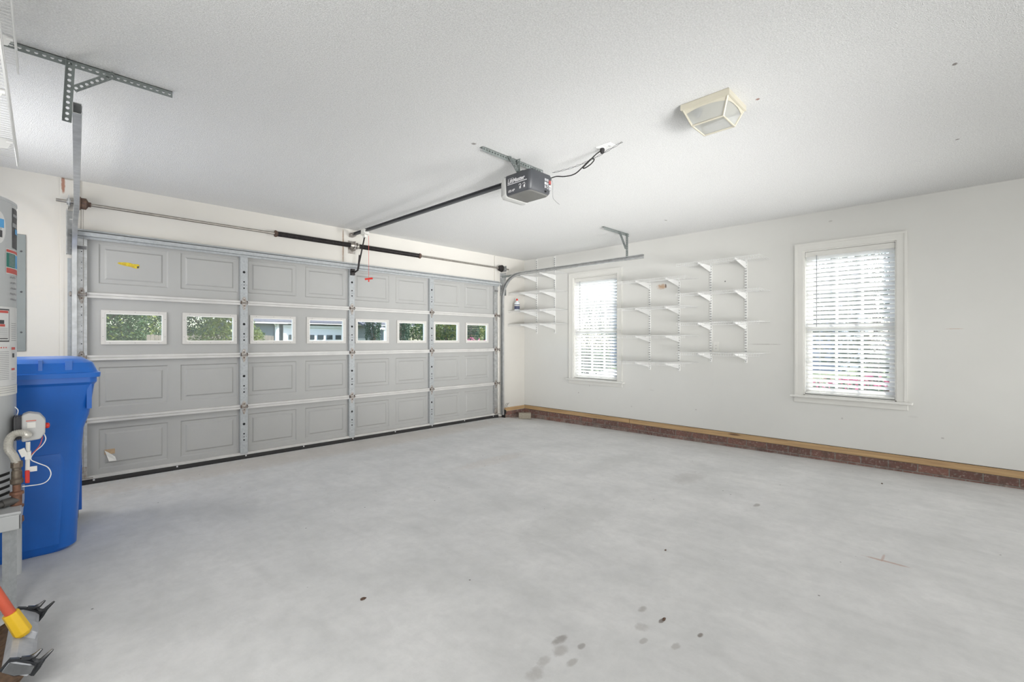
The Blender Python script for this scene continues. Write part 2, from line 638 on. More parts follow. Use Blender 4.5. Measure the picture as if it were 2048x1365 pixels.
def wall_cells(b, ax, d0, d1, a0, a1, z0, z1, holes):
    """wall slab along axis ax with rectangular holes (a0,a1,z0,z1)"""
    As = sorted({a0, a1, *[h[0] for h in holes], *[h[1] for h in holes]})
    Zs = sorted({z0, z1, *[h[2] for h in holes], *[h[3] for h in holes]})
    for i in range(len(As) - 1):
        for j in range(len(Zs) - 1):
            ca, cz = (As[i] + As[i + 1]) / 2, (Zs[j] + Zs[j + 1]) / 2
            if any(h[0] < ca < h[1] and h[2] < cz < h[3] for h in holes):
                continue
            if ax == 'Y':
                b.box(d0, d1, As[i], As[i + 1], Zs[j], Zs[j + 1])
            else:
                b.box(As[i], As[i + 1], d0, d1, Zs[j], Zs[j + 1])


WIN = [(3.522, 4.297), (.470, 1.240)]       # y ranges of the two openings
WZ0, WZ1 = .640, 2.172
b = MB()
wall_cells(b, 'Y', W, W + .14, YB, DW + .12, .128, H, [(a, c, WZ0, WZ1) for a, c in WIN])
tag(b.build('wall_right', M['wall']), kind='structure')
b = MB()
wall_cells(b, 'X', DW, DW + .12, XL, W, .128, H, [(DX0 + .03, DX1 - .03, 0, 2.10)])
b.box(XL, DX0 + .03, DW, DW + .12, -.1, .128)
tag(b.build('wall_front', M['wall_door']), kind='structure')
tag(MB().box(XL - .12, XL, YB, DW + .12, -.1, H).build('wall_left', M['wall']), kind='structure')
tag(MB().box(XL - .12, W + .14, YB - .12, YB, -.1, H).build('wall_back', M['wall']), kind='structure')

# brick foundation ledge and treated sill plates
tag(MB().box(W - .004, W + .14, YB, DW + .12, -.18, .062).build('baseboard_right', M['brick_y']), kind='structure')
tag(MB().box(DX1 + .09, W - .004, DW - .004, DW + .12, -.18, .062).build('baseboard_front', M['brick_x']), kind='structure')
tag(MB().box(W - .012, W + .12, 3.33, DW - .012, .066, .122).build('trim_1', M['wood_y'], bev=.004), kind='structure')
tag(MB().box(W - .010, W + .12, YB, 3.325, .064, .123).build('trim_2', M['wood_y'], bev=.004), kind='structure')
tag(MB().box(DX1 + .09, W - .012, DW - .012, DW + .1, .066, .122).build('trim_3', M['wood_x'], bev=.004), kind='structure')
tag(MB().box(W + .004, W + .13, YB, DW + .1, .120, .130).box(DX1 + .09, W, DW + .004, DW + .1, .120, .130).build('gap_shade', M['hole']), kind='structure')  # black strip painted in for the shaded gap above the sill plates
# boards behind the door hardware, stop moulding over the door
tag(MB().box(.095, DX0 + .028, DW - .018, DW, 0, 2.553).build('trim_5', M['wall_door'], bev=.003), kind='structure')
tag(MB().box(2.523, 2.725, DW - .020, DW, 2.142, 2.545).build('trim_6', M['wall_door'], bev=.003), kind='structure')
tag(MB().box(5.01, 5.165, DW - .018, DW, 0, 2.553).build('trim_7', M['wall_door'], bev=.003), kind='structure')


# ------------------------------------------------------------------ windows and blinds
def window(n, y0, y1):
    root = struct_empty('window_%d' % n, (W, (y0 + y1) / 2, WZ0))
    c = .078
    b = MB()
    for (a0, a1, z0, z1) in ((y0 - c, y0, WZ0 - .01, WZ1 + c), (y1, y1 + c, WZ0 - .01, WZ1 + c), (y0, y1, WZ1, WZ1 + c)):
        b.box(W - .016, W, a0, a1, z0, z1)
    # raised outer band
    b.box(W - .022, W - .014, y0 - c, y0 - c + .022, WZ0 - .01, WZ1 + c)
    b.box(W - .022, W - .014, y1 + c - .022, y1 + c, WZ0 - .01, WZ1 + c)
    b.box(W - .022, W - .014, y0 - c + .022, y1 + c - .022, WZ1 + c - .022, WZ1 + c)
    b.build('window_casing', M['casing'], root)
    MB().box(W - .055, W + .06, y0 - c - .04, y1 + c + .04, WZ0 - .030, WZ0 - .008).build('window_stool', M['trim'], root, bev=.006)
    MB().box(W - .018, W, y0 - c - .005, y1 + c + .005, WZ0 - .085, WZ0 - .032).build('window_apron', M['casing'], root, bev=.003)
    b = MB()
    b.box(W, W + .14, y0, y0 + .012, WZ0 - .01, WZ1)
    b.box(W, W + .14, y1 - .012, y1, WZ0 - .01, WZ1)
    b.box(W, W + .14, y0 + .012, y1 - .012, WZ1 - .012, WZ1)
    b.box(W + .062, W + .16, y0 + .012, y1 - .012, WZ0 - .03, WZ0 + .004)
    b.build('window_jamb', M['trim'], root)
    ya, yb, zm = y0 + .014, y1 - .014, (WZ0 + WZ1) / 2 - .04
    for nm, z0, z1, x in (('lower_sash', WZ0 + .006, zm + .02, W + .082), ('upper_sash', zm - .02, WZ1 - .014, W + .108)):
        b = MB()
        s = .048
        b.box(x, x + .024, ya, ya + s, z0, z1).box(x, x + .024, yb - s, yb, z0, z1)
        b.box(x, x + .024, ya + s, yb - s, z0, z0 + s).box(x, x + .024, ya + s, yb - s, z1 - s, z1)
        for i in (1, 2):
            yy = ya + s + (yb - ya - 2 * s) * i / 3
            b.box(x + .004, x + .02, yy - .011, yy + .011, z0 + s, z1 - s)
        zz = (z0 + z1) / 2
        b.box(x + .005, x + .019, ya + s, yb - s, zz - .009, zz + .009)
        so = b.build(nm, M['trim'], root)
        MB().box(x + .010, x + .013, ya + s, yb - s, z0 + s, z1 - s).build('window_pane', M['glass'], so)
    return root


window(1, *WIN[0])
window(2, *WIN[1])


def blind(y0, y1, label):
    ya, yb = y0 + .014, y1 - .014
    root = thing('window_blind', label, 'blind', (W + .035, (y0 + y1) / 2, WZ0))
    MB().box(W + .008, W + .060, ya, yb, 2.104, 2.159).build('headrail', M['casing'], root, bev=.004)
    b = MB()
    pitch, wd, al = .0446, .0505, R(40)
    z = 2.088
    xc = W + .036
    while z > .688:
        # curved slat, room edge raised
        pts = []
        for k in range(5):
            t = (k / 4 - .5) * wd
            sag = .0022 * (1 - (2 * k / 4 - 1) ** 2)
            pts.append((xc + t * math.cos(al) + sag * math.sin(al), z - t * math.sin(al) + sag * math.cos(al)))
        low = [(x, zz - .0024) for x, zz in reversed(pts)]
        poly = pts + low
        b.loft([[(x, ya + .004, zz) for x, zz in poly], [(x, yb - .004, zz) for x, zz in poly]])
        z -= pitch
    b.build('slats', M['slat'], root, smooth=True)
    MB().box(xc - .024, xc + .024, ya, yb, .648, .666).build('bottom_rail', M['white_pl'], root, bev=.004)
    b = MB()
    for k in (.17, .5, .83):
        y = ya + (yb - ya) * k
        for dx in (-.026, .026):
            b.box(xc + dx - .0006, xc + dx + .0006, y - .0010, y + .0010, .65, 2.105)
    b.build('ladder_cord', M['white_pl'], root)
    yw = yb - .105
    MB().cyl((W + .004, yw, 1.36), (W + .004, yw, 2.115), .0042, n=8).build('tilt_wand', M['greypl'], root, smooth=True)
    yc = ya + .145
    b = MB()
    b.cyl((W + .003, yc, 1.13), (W + .003, yc, 2.11), .0011, n=5)
    b.cyl((W + .003, yc + .016, 1.13), (W + .003, yc + .016, 2.11), .0011, n=5)
    b.lathe([(.002, .04), (.006, .03), (.009, 0), (.006, -.004)], (W + .003, yc + .008, 1.10), 10)
    b.build('lift_cord', M['white_pl'], root)
    return root


blind(*WIN[0], 'white slatted blind in the window beside the corner shelves, nearest the garage door')
blind(*WIN[1], 'white slatted blind in the window on the right, pink flowers showing behind its lowest slats')

# ------------------------------------------------------------------ sectional garage door
door = struct_empty('door_1', ((DX0 + DX1) / 2, DW, 0))
PC = [.576 + .58 * k for k in range(8)]
PW = .2425
STX = [1.4444, 2.6124, 3.7781]
SK = 5.318


def skin(b, z0, z1, rz0, rz1, hw, hole):
    xs = [DX0] + sorted([c - hw for c in PC] + [c + hw for c in PC]) + [DX1]
    zs = [z0, z0 + rz0, z0 + rz1, z1]
    for i in range(len(xs) - 1):
        for j in range(3):
            xa, xb, za, zb = xs[i], xs[i + 1], zs[j], zs[j + 1]
            if j == 1 and i % 2 == 1:
                if hole:
                    b.add([(xa, SK, za), (xb, SK, za), (xb, SK, zb), (xa, SK, zb),
                           (xa, SK + .012, za), (xb, SK + .012, za), (xb, SK + .012, zb), (xa, SK + .012, zb)],
                          [(0, 1, 5, 4), (1, 2, 6, 5), (2, 3, 7, 6), (3, 0, 4, 7)])
                    continue
                rings = []
                for ins, d in ((0, 0), (.010, .009), (.040, .009), (.052, .001)):
                    rings.append([(xa + ins, SK + d, za + ins), (xb - ins, SK + d, za + ins), (xb - ins, SK + d, zb - ins), (xa + ins, SK + d, zb - ins)])
                vs = [p for r in rings for p in r]
                fs = []
                for r in range(3):
                    for k in range(4):
                        a, c = r * 4 + k, r * 4 + (k + 1) % 4
                        fs.append((a, c, c + 4, a + 4))
                fs.append((12, 13, 14, 15))
                b.add(vs, fs)
            else:
                b.add([(xa, SK, za), (xb, SK, za), (xb, SK, zb), (xa, SK, zb)], [(0, 1, 2, 3)])
            if not (hole and j == 1 and i % 2 == 1):
                b.add([(xa, SK + .0115, za), (xb, SK + .0115, za), (xb, SK + .0115, zb), (xa, SK + .0115, zb)], [(3, 2, 1, 0)])


def stile_mb(xc, hw, z0, z1, holes=True):
    b = MB()
    b.box(xc - hw, xc + hw, DY, SK, z0, z1)
    for (dz, r) in (((.315, .0125), (.215, .0080), (.183, .0048), (.151, .0080)) if holes else ((.36, .004), (.27, .003), (.22, .003), (.12, .004), (.43, .004))):
        b.disc((xc, DY - .0006, z0 + dz), (0, -1, 0), r, 12, 1)
    if holes:
        for dx in (-.021, .021):
            b.disc((xc + dx, DY - .0006, z0 + .183), (0, -1, 0), .0026, 6, 1)
        b.disc((xc, DY - .0006, z0 + .42), (0, -1, 0), .003, 6, 1)
        b.disc((xc, DY - .0006, z0 + .09), (0, -1, 0), .003, 6, 1)
    return b


for k in range(4):
    z0, z1 = k * SH + .001, (k + 1) * SH - .001
    if k == 0:
        z0 = .042
    b = MB()
    if k == 2:
        skin(b, z0, z1, .128, .396, .205, True)
    elif k == 0:
        skin(b, z0, z1, .105 - .041, .45 - .041, PW, False)
    else:
        skin(b, z0, z1, .105, .45, PW, False)
    sec = b.build('door_section', M['door'], door)
    b = MB()
    for za, zb in ((z0, z0 + .021), (z1 - .021, z1)):
        b.box(DX0 + .06, DX1 - .06, DY + .004, SK, za, zb)
        b.box(DX0 + .06, DX1 - .06, DY + .001, DY + .005, (za + zb) / 2 - .004, (za + zb) / 2 + .004)
    b.build('section_lip', M['door_lip'], sec)
    for x in STX:
        stile_mb(x, .0345, z0, z1).build('stile', [M['stile'], M['hole']], sec)
    for x in (DX0 + .034, DX1 - .034):
        stile_mb(x, .034, z0, z1, False).build('stile', [M['galv'], M['hole']], sec)
    if k == 2:
        zc = z0 + .262
        for x in PC:
            b = MB()
            ow, oh, iw, ih = .229, .149, .203, .124
            for (a0, a1, c0, c1) in ((-ow, ow, ih, oh), (-ow, ow, -oh, -ih), (-ow, -iw, -ih, ih), (iw, ow, -ih, ih)):
                b.box(x + a0, x + a1, SK - .016, SK, zc + c0, zc + c1)
            for (a0, a1, c0, c1) in ((-iw, iw, ih - .009, ih), (-iw, iw, -ih, -ih + .009), (-iw, -iw + .009, -ih + .009, ih - .009), (iw - .009, iw, -ih + .009, ih - .009)):
                b.box(x + a0, x + a1, SK - .010, SK + .014, zc + c0, zc + c1, 1)
            for sx in (-.17, 0, .17):
                for sz in (-.137, .137):
                    b.disc((x + sx, SK - .0166, zc + sz), (0, -1, 0), .0026, 6, 2)
            for sx in (-.216, .216):
                for sz in (-.08, .08):
                    b.disc((x + sx, SK - .0166, zc + sz), (0, -1, 0), .0026, 6, 2)
            b.build('window_frame', [M['frame'], M['trim'], M['ink']], sec)
            MB().box(x - iw + .008, x + iw - .008, SK + .004, SK + .007, zc - ih + .008, zc + ih - .008).build('window_pane', M['glass'], sec)

# hinges at every joint and stile
for j in (1, 2, 3):
    zj = j * SH
    for x in STX + [DX0 + .034, DX1 - .034]:
        b = MB()
        y = DY
        b.prism([(x - .024, y, zj - .004), (x + .024, y, zj - .004), (x + .017, y, zj - .035), (x + .006, y, zj - .074), (x - .006, y, zj - .074), (x - .017, y, zj - .035)], (0, -.004, 0))
        b.prism([(x - .024, y, zj + .004), (x + .024, y, zj + .004), (x + .018, y, zj + .040), (x + .007, y, zj + .060), (x - .007, y, zj + .060), (x - .018, y, zj + .040)], (0, -.004, 0))
        b.cyl((x - .029, y - .011, zj), (x + .029, y - .011, zj), .0085, n=8)
        b.prism([(x - .030, y, zj - .014), (x - .030, y - .022, zj - .004), (x - .030, y - .022, zj + .010), (x - .030, y, zj + .024)], (.003, 0, 0), 1)
        b.prism([(x + .027, y, zj - .014), (x + .027, y - .022, zj - .004), (x + .027, y - .022, zj + .010), (x + .027, y, zj + .024)], (.003, 0, 0), 1)
        for dz in (-.030, .030):
            b.cyl((x, y - .004, zj + dz), (x, y - .010, zj + dz), .006, n=6, m=1)
        b.build('hinge', [M['hinge'], M['rust']], door)
for x, sgn in ((DX0 + .034, -1), (DX1 - .034, 1)):
    for zj in (SH, 2 * SH, 3 * SH):
        b = MB()
        b.cyl((x, DY - .012, zj), (x + sgn * .058, DY - .012, zj), .005, n=8)
        b.lathe([(.012, 0), (.021, .004), (.021, .014), (.012, .018)], (x + sgn * .058 - (.018 if sgn < 0 else 0), DY - .012, zj), 14, 0, 'X')
        b.build('roller', M['hinge'], door, smooth=True)
    # top and bottom fixtures
    b = MB()
    b.box(x - .033, x + .033, DY - .004, DY, 1.975, 2.065).box(x - .033, x + .033, DY - .028, DY, 2.005, 2.010)
    b.box(x - .030, x + .030, DY - .012, DY - .004, 1.980, 2.002, 1)
    b.build('top_fixture', [M['galv'], M['shadow_slot']], door)
    b = MB()
    b.box(x - .033, x + .033, DY - .004, DY, .045, .15).box(x - .03, x + .07 * (1 if sgn < 0 else 1), DY - .02, DY, .050, .056)
    b.cyl((x, DY - .03, .075), (x, DY, .075), .007, n=8)
    b.build('bottom_bracket', M['hinge'], door)
# strut along the top
b = MB()
b.box(DX0 - .02, DX1 + .03, DY - .006, DY, 2.070, 2.150)
b.box(DX0 - .02, DX1 + .03, DY - .050, DY - .006, 2.090, 2.096)
b.box(DX0 - .02, DX1 + .03, DY - .050, DY - .046, 2.096, 2.126)
b.box(DX0 - .02, DX1 + .03, DY - .050, DY - .006, 2.122, 2.126)
b.box(DX0 + .0, DX1 + .0, DY - .009, DY - .005, 2.136, 2.139)
for x in STX:
    b.cyl((x, DY - .012, 2.142), (x, DY - .006, 2.142), .006, n=6)
    b.cyl((x, DY - .012, 2.078), (x, DY - .006, 2.078), .006, n=6)
b.build('top_strut', M['stile'], door)
b = MB()
n = 60
for i in range(n):
    pass
b.loft([[(x, DY - .004 - .010 * math.sin(a) if False else DY + .002 + .014 * math.cos(a), .014 + .026 * math.sin(a)) for a in [2 * PI * q / 10 for q in range(10)]] for x in (DX0 - .01, DX1 + .01)])
b.box(DX0 - .01, DX1 + .01, DY - .004, SK, .018, .042)
b.build('bottom_seal', M['black'], door, smooth=True)
b = MB().box(DX0, DX1, DY - .006, DY + .004, .041, .047)
b.build('seal_retainer', M['door_lip'], door)
for i in range(9):
    b = MB()
    x = .30 + .58 * i
    b.lathe([(.0075, 0), (.0075, -.005), (.002, -.006)], (x, DY - .005, .031), 8, 0, 'Y')
    b.build('seal_screw', M['ext_white'], door)
# stickers on the door
b = MB()
P = [(.452, 1.892), (.462, 1.901), (.50, 1.905), (.535, 1.905), (.56, 1.897), (.597, 1.898), (.604, 1.890), (.602, 1.864), (.585, 1.858), (.565, 1.860), (.545, 1.869), (.505, 1.874), (.470, 1.882)]
b.prism([(x * 1.007, SK - .0001, z * 1.004 - .004) for x, z in P], (0, -.0012, 0))
b.prism([(.592, SK - .0014, 1.882), (.606, SK - .0014, 1.886), (.602, SK - .0014, 1.866), (.590, SK - .0014, 1.866)], (0, -.0008, 0), 1)
b.build('sticker', [M['ylabel'], M['ink']], door, label='torn yellow warning sticker')
b = MB()
b.box(.371, .440, SK - .0008, SK + .002, .225, .268, 1)
b.add([(.371, SK - .002, .262), (.405, SK - .018, .235), (.440, SK - .020, .200), (.448, SK - .030, .165), (.398, SK - .028, .168), (.385, SK - .012, .215)], [(0, 1, 2, 3, 4, 5)])
b.build('torn_label', [M['cream'], M['tan']], door, label='peeling white paper label')

# ------------------------------------------------------------------ tracks
def track(x, sgn, name_label):
    root = thing('door_track', name_label, 'garage door track', (x, 5.25, 0))
    xe = -.075 if sgn < 0 else .0
    yv, zt, rr = 5.262, 2.244, .375
    path = [(yv, .03), (yv, zt - rr)]
    for k in range(1, 13):
        a = PI / 2 * k / 12
        path.append((yv - rr + rr * math.cos(a), zt - rr + rr * math.sin(a)))
    path.append((2.80, zt))
    # C profile, open towards the door; n = in-plane normal towards the inside of the bend
    C = [(0, -.024), (0, .024), (.030, .024), (.032, .014), (.029, .014), (.028, .0215), (.0025, .0215), (.0025, -.0215), (.028, -.0215), (.029, -.014), (.032, -.014), (.030, -.024)]
    rings = []
    for i, (y, z) in enumerate(path):
        if i == 0:
            t = Vector((0, 1))
        elif i == len(path) - 1:
            t = Vector((-1, 0))
        else:
            t = (Vector(path[i + 1]) - Vector(path[i - 1])).normalized() if 1 < i < len(path) - 2 else None
            if i == 1:
                t = Vector((0, 1))
            elif i == len(path) - 2:
                t = Vector((-1, 0))
        nrm = Vector((t.y, -t.x))
        kx = xe * max(0., (yv - rr - y)) / (yv - rr - 2.80)
        rings.append([(x + kx - sgn * px, y + nrm.x * pn, z + nrm.y * pn) for px, pn in C])
    MB().loft(rings).build('rail', M['track'], root, smooth=True)
    # wall angle carrying the track
    b = MB()
    b.box(x + sgn * .005 - .028, x + sgn * .005 + .028, DW - .023, DW - .019, 1.93, 2.295)
    b.box(x + sgn * .030 - .002, x + sgn * .030 + .002, 5.225, DW - .019, 1.93, 2.295)
    for z in (1.98, 2.10, 2.22):
        b.box(x - .012, x + .012, DW - .0255, DW - .022, z, z + .008, 1)
    b.build('flag_bracket', [M['galv'], M['white_pl']], root)
    b = MB()
    b.box(x + sgn * .012 - .012, x + sgn * .012 + .012, DW - .023, DW - .019, .05, 1.9)
    for z in (.25, 1.0, 1.62):
        b.box(x + sgn * .004 - .003, x + sgn * .004 + .003, 5.258, DW - .019, z, z + .06)
    b.build('wall_angle', M['stile'], root)
    for y in ((4.3, 3.5, 3.06) if sgn > 0 else ()):
        MB().cyl((x - sgn * -.001, y, zt), (x - sgn * .006, y, zt), .007, n=8).build('bolt', M['stile'], root)
    if sgn > 0:
        perf_strip((x, 5.29, 2.215), (0, -1, 0), (0, 0, 1), .40, .032, .0165, .004, (1, 0, 0)).build('brace_strap', M['dark_galv'], root)
    return root


def perf_strip(p0, L, Wd, length, width, pitch, hr, nrm, th=.0025, mb=None):
    """perforated steel strip with a round hole in every cell"""
    b = mb or MB()
    L, Wd, N = Vector(L).normalized(), Vector(Wd).normalized(), Vector(nrm).normalized()
    p0 = Vector(p0)
    n = max(1, int(round(length / pitch)))
    p = length / n
    for i in range(n):
        c = p0 + L * p * (i + .5) + Wd * width / 2
        sq = [(-1, -1), (0, -1), (1, -1), (1, 0), (1, 1), (0, 1), (-1, 1), (-1, 0)]
        vs = []
        for d in (0, th):
            vs += [c + L * a * p / 2 + Wd * bb * width / 2 + N * d for a, bb in sq]
            vs += [c + (L * math.cos(R(-135 + 45 * k)) + Wd * math.sin(R(-135 + 45 * k))) * hr + N * d for k in range(8)]
        fs = []
        for k in range(8):
            q = (k + 1) % 8
            fs.append((k, q, q + 8, k + 8))
            fs.append((k + 16, k + 24, q + 24, q + 16))
            fs.append((k + 8, q + 8, q + 24, k + 24))
            fs.append((k, k + 16, q + 16, q))
        b.add(vs, fs)
    return b


def perf_angle(p0, L, A, B, length, width=.034, pitch=.0262, hr=.0072):
    """L-shaped perforated angle: two flanges along A and B from the edge p0"""
    b = MB()
    nb = Vector(B).normalized()
    na = Vector(A).normalized()
    perf_strip(p0, L, A, length, width, pitch, hr, nb, mb=b)
    perf_strip(p0, L, B, length, width, pitch, hr, na, mb=b)
    return b


track(.164, -1, 'left steel door track, its rail ending below the bracket above the water heater')
track(5.145, 1, 'right steel door track, curving from beside the door toward the corner window')

# hangers
h1 = thing('ceiling_bracket', 'perforated steel ceiling bracket holding the left door track, above the water heater', 'ceiling bracket', (.1, 3.07, H))
perf_angle((-.30, 3.062, H - .0005), (1, 0, 0), (0, 0, -1), (0, 1, 0), .79).build('cross_bar', M['dark_galv'], h1)
perf_angle((.074, 3.056, H - .01), (-.045, 0, -1), (1, 0, -.045), (0, -1, 0), .295, .034).build('drop_bar', M['dark_galv'], h1)
perf_angle((.262, 3.054, H - .022), (-.155, 0, -.135), (-.135, 0, .155), (0, -1, 0), .20, .030).build('diagonal_brace', M['dark_galv'], h1)

h2 = thing('ceiling_bracket', 'small perforated steel ceiling bracket above the right door track, near the corner window', 'ceiling bracket', (5.1, 3.04, H))
perf_angle((4.64, 3.046, H - .0005), (1, 0, 0), (0, 0, -1), (0, 1, 0), .57).build('cross_bar', M['dark_galv'], h2)
perf_angle((5.125, 3.040, H - .01), (0, 0, -1), (1, 0, 0), (0, -1, 0), .30, .030).build('drop_bar', M['dark_galv'], h2)
perf_angle((4.95, 3.036, H - .022), (.155, 0, -.20), (.20, 0, .155), (0, -1, 0), .235, .028).build('diagonal_brace', M['dark_galv'], h2)

# ------------------------------------------------------------------ torsion shaft
ts = thing('torsion_shaft', 'torsion shaft with two long black springs over the garage door', 'spring shaft', (2.6, 5.23, 2.352))
SY, SZ = 5.23, 2.352
MB().cyl((.07, SY, SZ), (5.235, SY, SZ), .0127, n=12).build('shaft', M['shaft'], ts, smooth=True)


def spring(xa, xb):
    n = int((xb - xa) / .0052)
    rings = []
    for i in range(n + 1):
        x = xa + (xb - xa) * i / n
        r = .0285 if i % 2 else .0245
        rings.append([(x, SY + r * math.cos(2 * PI * k / 14), SZ + r * math.sin(2 * PI * k / 14)) for k in range(14)])
    return MB().loft(rings)


spring(1.745, 2.585).build('spring', M['spring'], ts)
spring(2.655, 3.535).build('spring', M['spring'], ts)
for xa, s in ((1.720, 1), (3.560, -1)):
    MB().lathe([(.018, 0), (.036, .004 * s), (.036, .016 * s), (.028, .03 * s)], (xa, SY, SZ), 8, 0, 'X').build('winding_cone', M['rust'], ts)
for xa, s in ((2.600, -1), (2.640, 1)):
    MB().lathe([(.020, 0), (.038, .003 * s), (.038, .014 * s), (.028, .035 * s)], (xa, SY, SZ), 12, 0, 'X').build('stationary_cone', M['shaft'], ts)
b = MB()
b.box(2.600, 2.640, SY - .03, DW - .021, SZ - .045, SZ - .038)
b.box(2.617, 2.623, SY - .03, DW - .021, SZ - .06, SZ + .05)
b.box(2.575, 2.665, DW - .026, DW - .021, SZ - .085, SZ + .07)
b.cyl((2.604, SY, SZ), (2.636, SY, SZ), .03, n=14)
b.build('center_bracket', M['hinge'], ts)
for x, s in ((.205, 1), (5.085, -1)):
    b = MB()
    b.lathe([(.025, 0), (.055, .003 * s), (.055, .010 * s), (.046, .014 * s), (.046, .045 * s), (.020, .060 * s), (.020, .075 * s)], (x, SY, SZ), 20, 0, 'X')
    b.build('cable_drum', M['rust'] if s > 0 else M['spring'], ts, smooth=True)
for x in (.145, 5.145):
    b = MB()
    b.box(x - .003, x + .003, SY - .045, DW - .019, SZ - .048, SZ + .045)
    b.cyl((x - .012, SY, SZ), (x + .012, SY, SZ), .026, n=14)
    b.build('bearing_plate', M['galv'], ts)
for x in (.235, 5.055):
    MB().cyl((x, SY + .046, SZ), (x, DY - .015 + .0, .10), .0016, n=5).build('lift_cable', M['shaft'], ts)

# ------------------------------------------------------------------ opener
op = thing('garage_door_opener', 'charcoal garage door opener hung from the ceiling, its rail running to the door', 'garage door opener', (2.565, 2.33, 2.44))
X0, X1, Y0, Y1, Z0, Z1 = 2.445, 2.685, 2.225, 2.47, 2.300, 2.452
b = MB()


def orect(z, dx, dy0, dy1, r=.03, y0=Y0, y1=Y1):
    x0, x1, ya, yb = X0 + dx, X1 - dx, y0 + dy0, y1 - dy1
    pts = []
    for (cx, cy, a0, rr) in ((x1 - r, ya + r, -90, r), (x1 - .006, yb - .006, 0, .006), (x0 + .006, yb - .006, 90, .006), (x0 + r, ya + r, 180, r)):
        for k in range(5):
            a = R(a0 + 90 * k / 4)
            pts.append((cx + rr * math.cos(a), cy + rr * math.sin(a), z))
    return pts


b.loft([orect(Z0 + .006, .010, .012, 0), orect(Z0 + .02, .002, .003, 0), orect(Z1 - .02, -.006, -.010, 0), orect(Z1, .0, -.004, 0)])
b.build('housing', M['opener'], op, smooth=True)
MB().loft([orect(Z0, .016, .018, .003), orect(Z0 + .007, .010, .010, 0)]).build('bottom_cover', M['opener_bot'], op, smooth=True)
b = MB()
rings = []
for q, (xx, zz0, zz1) in enumerate(((0, Z0 - .004, Z1 - .004), (.026, Z0 - .012, Z1 - .012), (.055, Z0 - .008, Z1 - .03), (.074, Z0 + .018, Z1 - .055))):
    y = Y1 + xx
    w2 = (X1 - X0) / 2 + (.008 if q < 2 else (-.004 if q == 2 else -.03))
    xc = (X0 + X1) / 2
    rings.append([(xc - w2, y, zz0 + .02), (xc - w2 + .02, y, zz0), (xc + w2 - .02, y, zz0), (xc + w2, y, zz0 + .02), (xc + w2, y, zz1 - .01), (xc + w2 - .01, y, zz1), (xc - w2 + .01, y, zz1), (xc - w2, y, zz1 - .01)])
b.loft(rings)
b.build('light_lens', M['lens'], op, smooth=True, label='frosted white light lens')
# lettering on the side facing the camera
sx = X0 - .0052
text_part('side_lettering', 'LiftMaster', .042, (sx, Y1 - .022, Z0 + .088), (0, -1, 0), (.03, 0, 1), M['ext_white'], op, shear=.15, bold=.0008)
b = MB()
b.box(sx - .0006, sx + .004, Y0 + .03, Y1 - .022, Z0 + .0775, Z0 + .0815)
b.box(sx - .0006, sx + .004, Y1 - .085, Y1 - .025, Z0 + .121, Z0 + .1225)
for yy in (Y0 + .055, Y0 + .095):     # two small round emblems
    b.tube([(sx, yy + .010 * math.cos(a), Z0 + .052 + .010 * math.sin(a)) for a in [2 * PI * k / 12 * .8 for k in range(12)]], .0016, 5)
    b.box(sx - .0006, sx + .004, yy - .006, yy - .003, Z0 + .028, Z0 + .045)
    b.box(sx - .0006, sx + .004, yy + .003, yy + .006, Z0 + .028, Z0 + .045)
b.build('side_emblem', M['ext_white'], op)
text_part('side_lettering', '1/2 HP', .024, (sx + .0015, Y1 - .024, Z0 + .022), (0, -1, 0), (.08, 0, 1), M['ext_white'], op, shear=.2, bold=.0004)
# back face: safety label block
b = MB()
yb_ = Y0 - .0082
for (x, z, ww, hh, mm) in ((2.598, 2.398, .020, .030, 1), (2.622, 2.398, .018, .030, 1), (2.598, 2.372, .020, .018, 0), (2.622, 2.368, .018, .022, 1), (2.598, 2.345, .014, .020, 1),
                            (2.646, 2.385, .024, .026, 2), (2.646, 2.362, .022, .014, 0), (2.646, 2.338, .024, .020, 1)):
    b.box(x, x + ww, yb_, yb_ + .006, z, z + hh, mm)
b.disc((2.628, yb_ - .0004, 2.352), (0, -1, 0), .011, 14, 0)
b.disc((2.628, yb_ - .0008, 2.352), (0, -1, 0), .007, 14, 3)
b.build('safety_label', [M['valve'], M['greyink'], M['rust_red'], M['opener']], op)
b = MB()
b.cyl((2.615, Y0 + .002, 2.322), (2.615, Y0 - .006, 2.322), .007, n=10)
b.build('button', M['hole'], op)
# rail
b = MB()
b.obox((2.588, (2.50 + 5.30) / 2, (2.440 + 2.478) / 2), (.013, 0, 0), (.022, 1.40, .019), (0, 0, .004))
b.obox((2.588, (2.50 + 5.30) / 2, (2.440 + 2.478) / 2 + .012), (.0025, 0, 0), (.022, 1.40, .019), (0, 0, .012))
b.obox((2.588, (2.50 + 5.30) / 2, (2.440 + 2.478) / 2 + .026), (.013, 0, 0), (.022, 1.40, .019), (0, 0, .003))
b.build('rail', M['opener'], op)
b = MB()
nL = 160
for i in range(nL):
    t = i / nL
    y = 2.52 + 2.70 * t
    b.box(2.562 + .044 * t, 2.572 + .044 * t, y, y + .008, 2.452 + .038 * t, 2.460 + .038 * t)
b.build('drive_chain', M['spring'], op)
b = MB()
b.obox((2.610, 5.27, 2.485), (.022, 0, 0), (0, .045, 0), (0, 0, .022))
b.cyl((2.575, 5.24, 2.485), (2.645, 5.24, 2.485), .012, n=10)
b.build('header_bracket', M['hinge'], op)
b = MB()
b.box(2.580, 2.634, 4.90, 5.01, 2.438, 2.452).box(2.578, 2.636, 4.915, 4.995, 2.452, 2.498)
b.box(2.592, 2.622, 4.93, 4.98, 2.405, 2.438)
tr = b.build('trolley', M['cream'], op, bev=.004)
b = MB()
b.obox((2.606, 5.03, 2.255), (.0022, 0, 0), (0, .076, -.165), (0, .012, .0055))
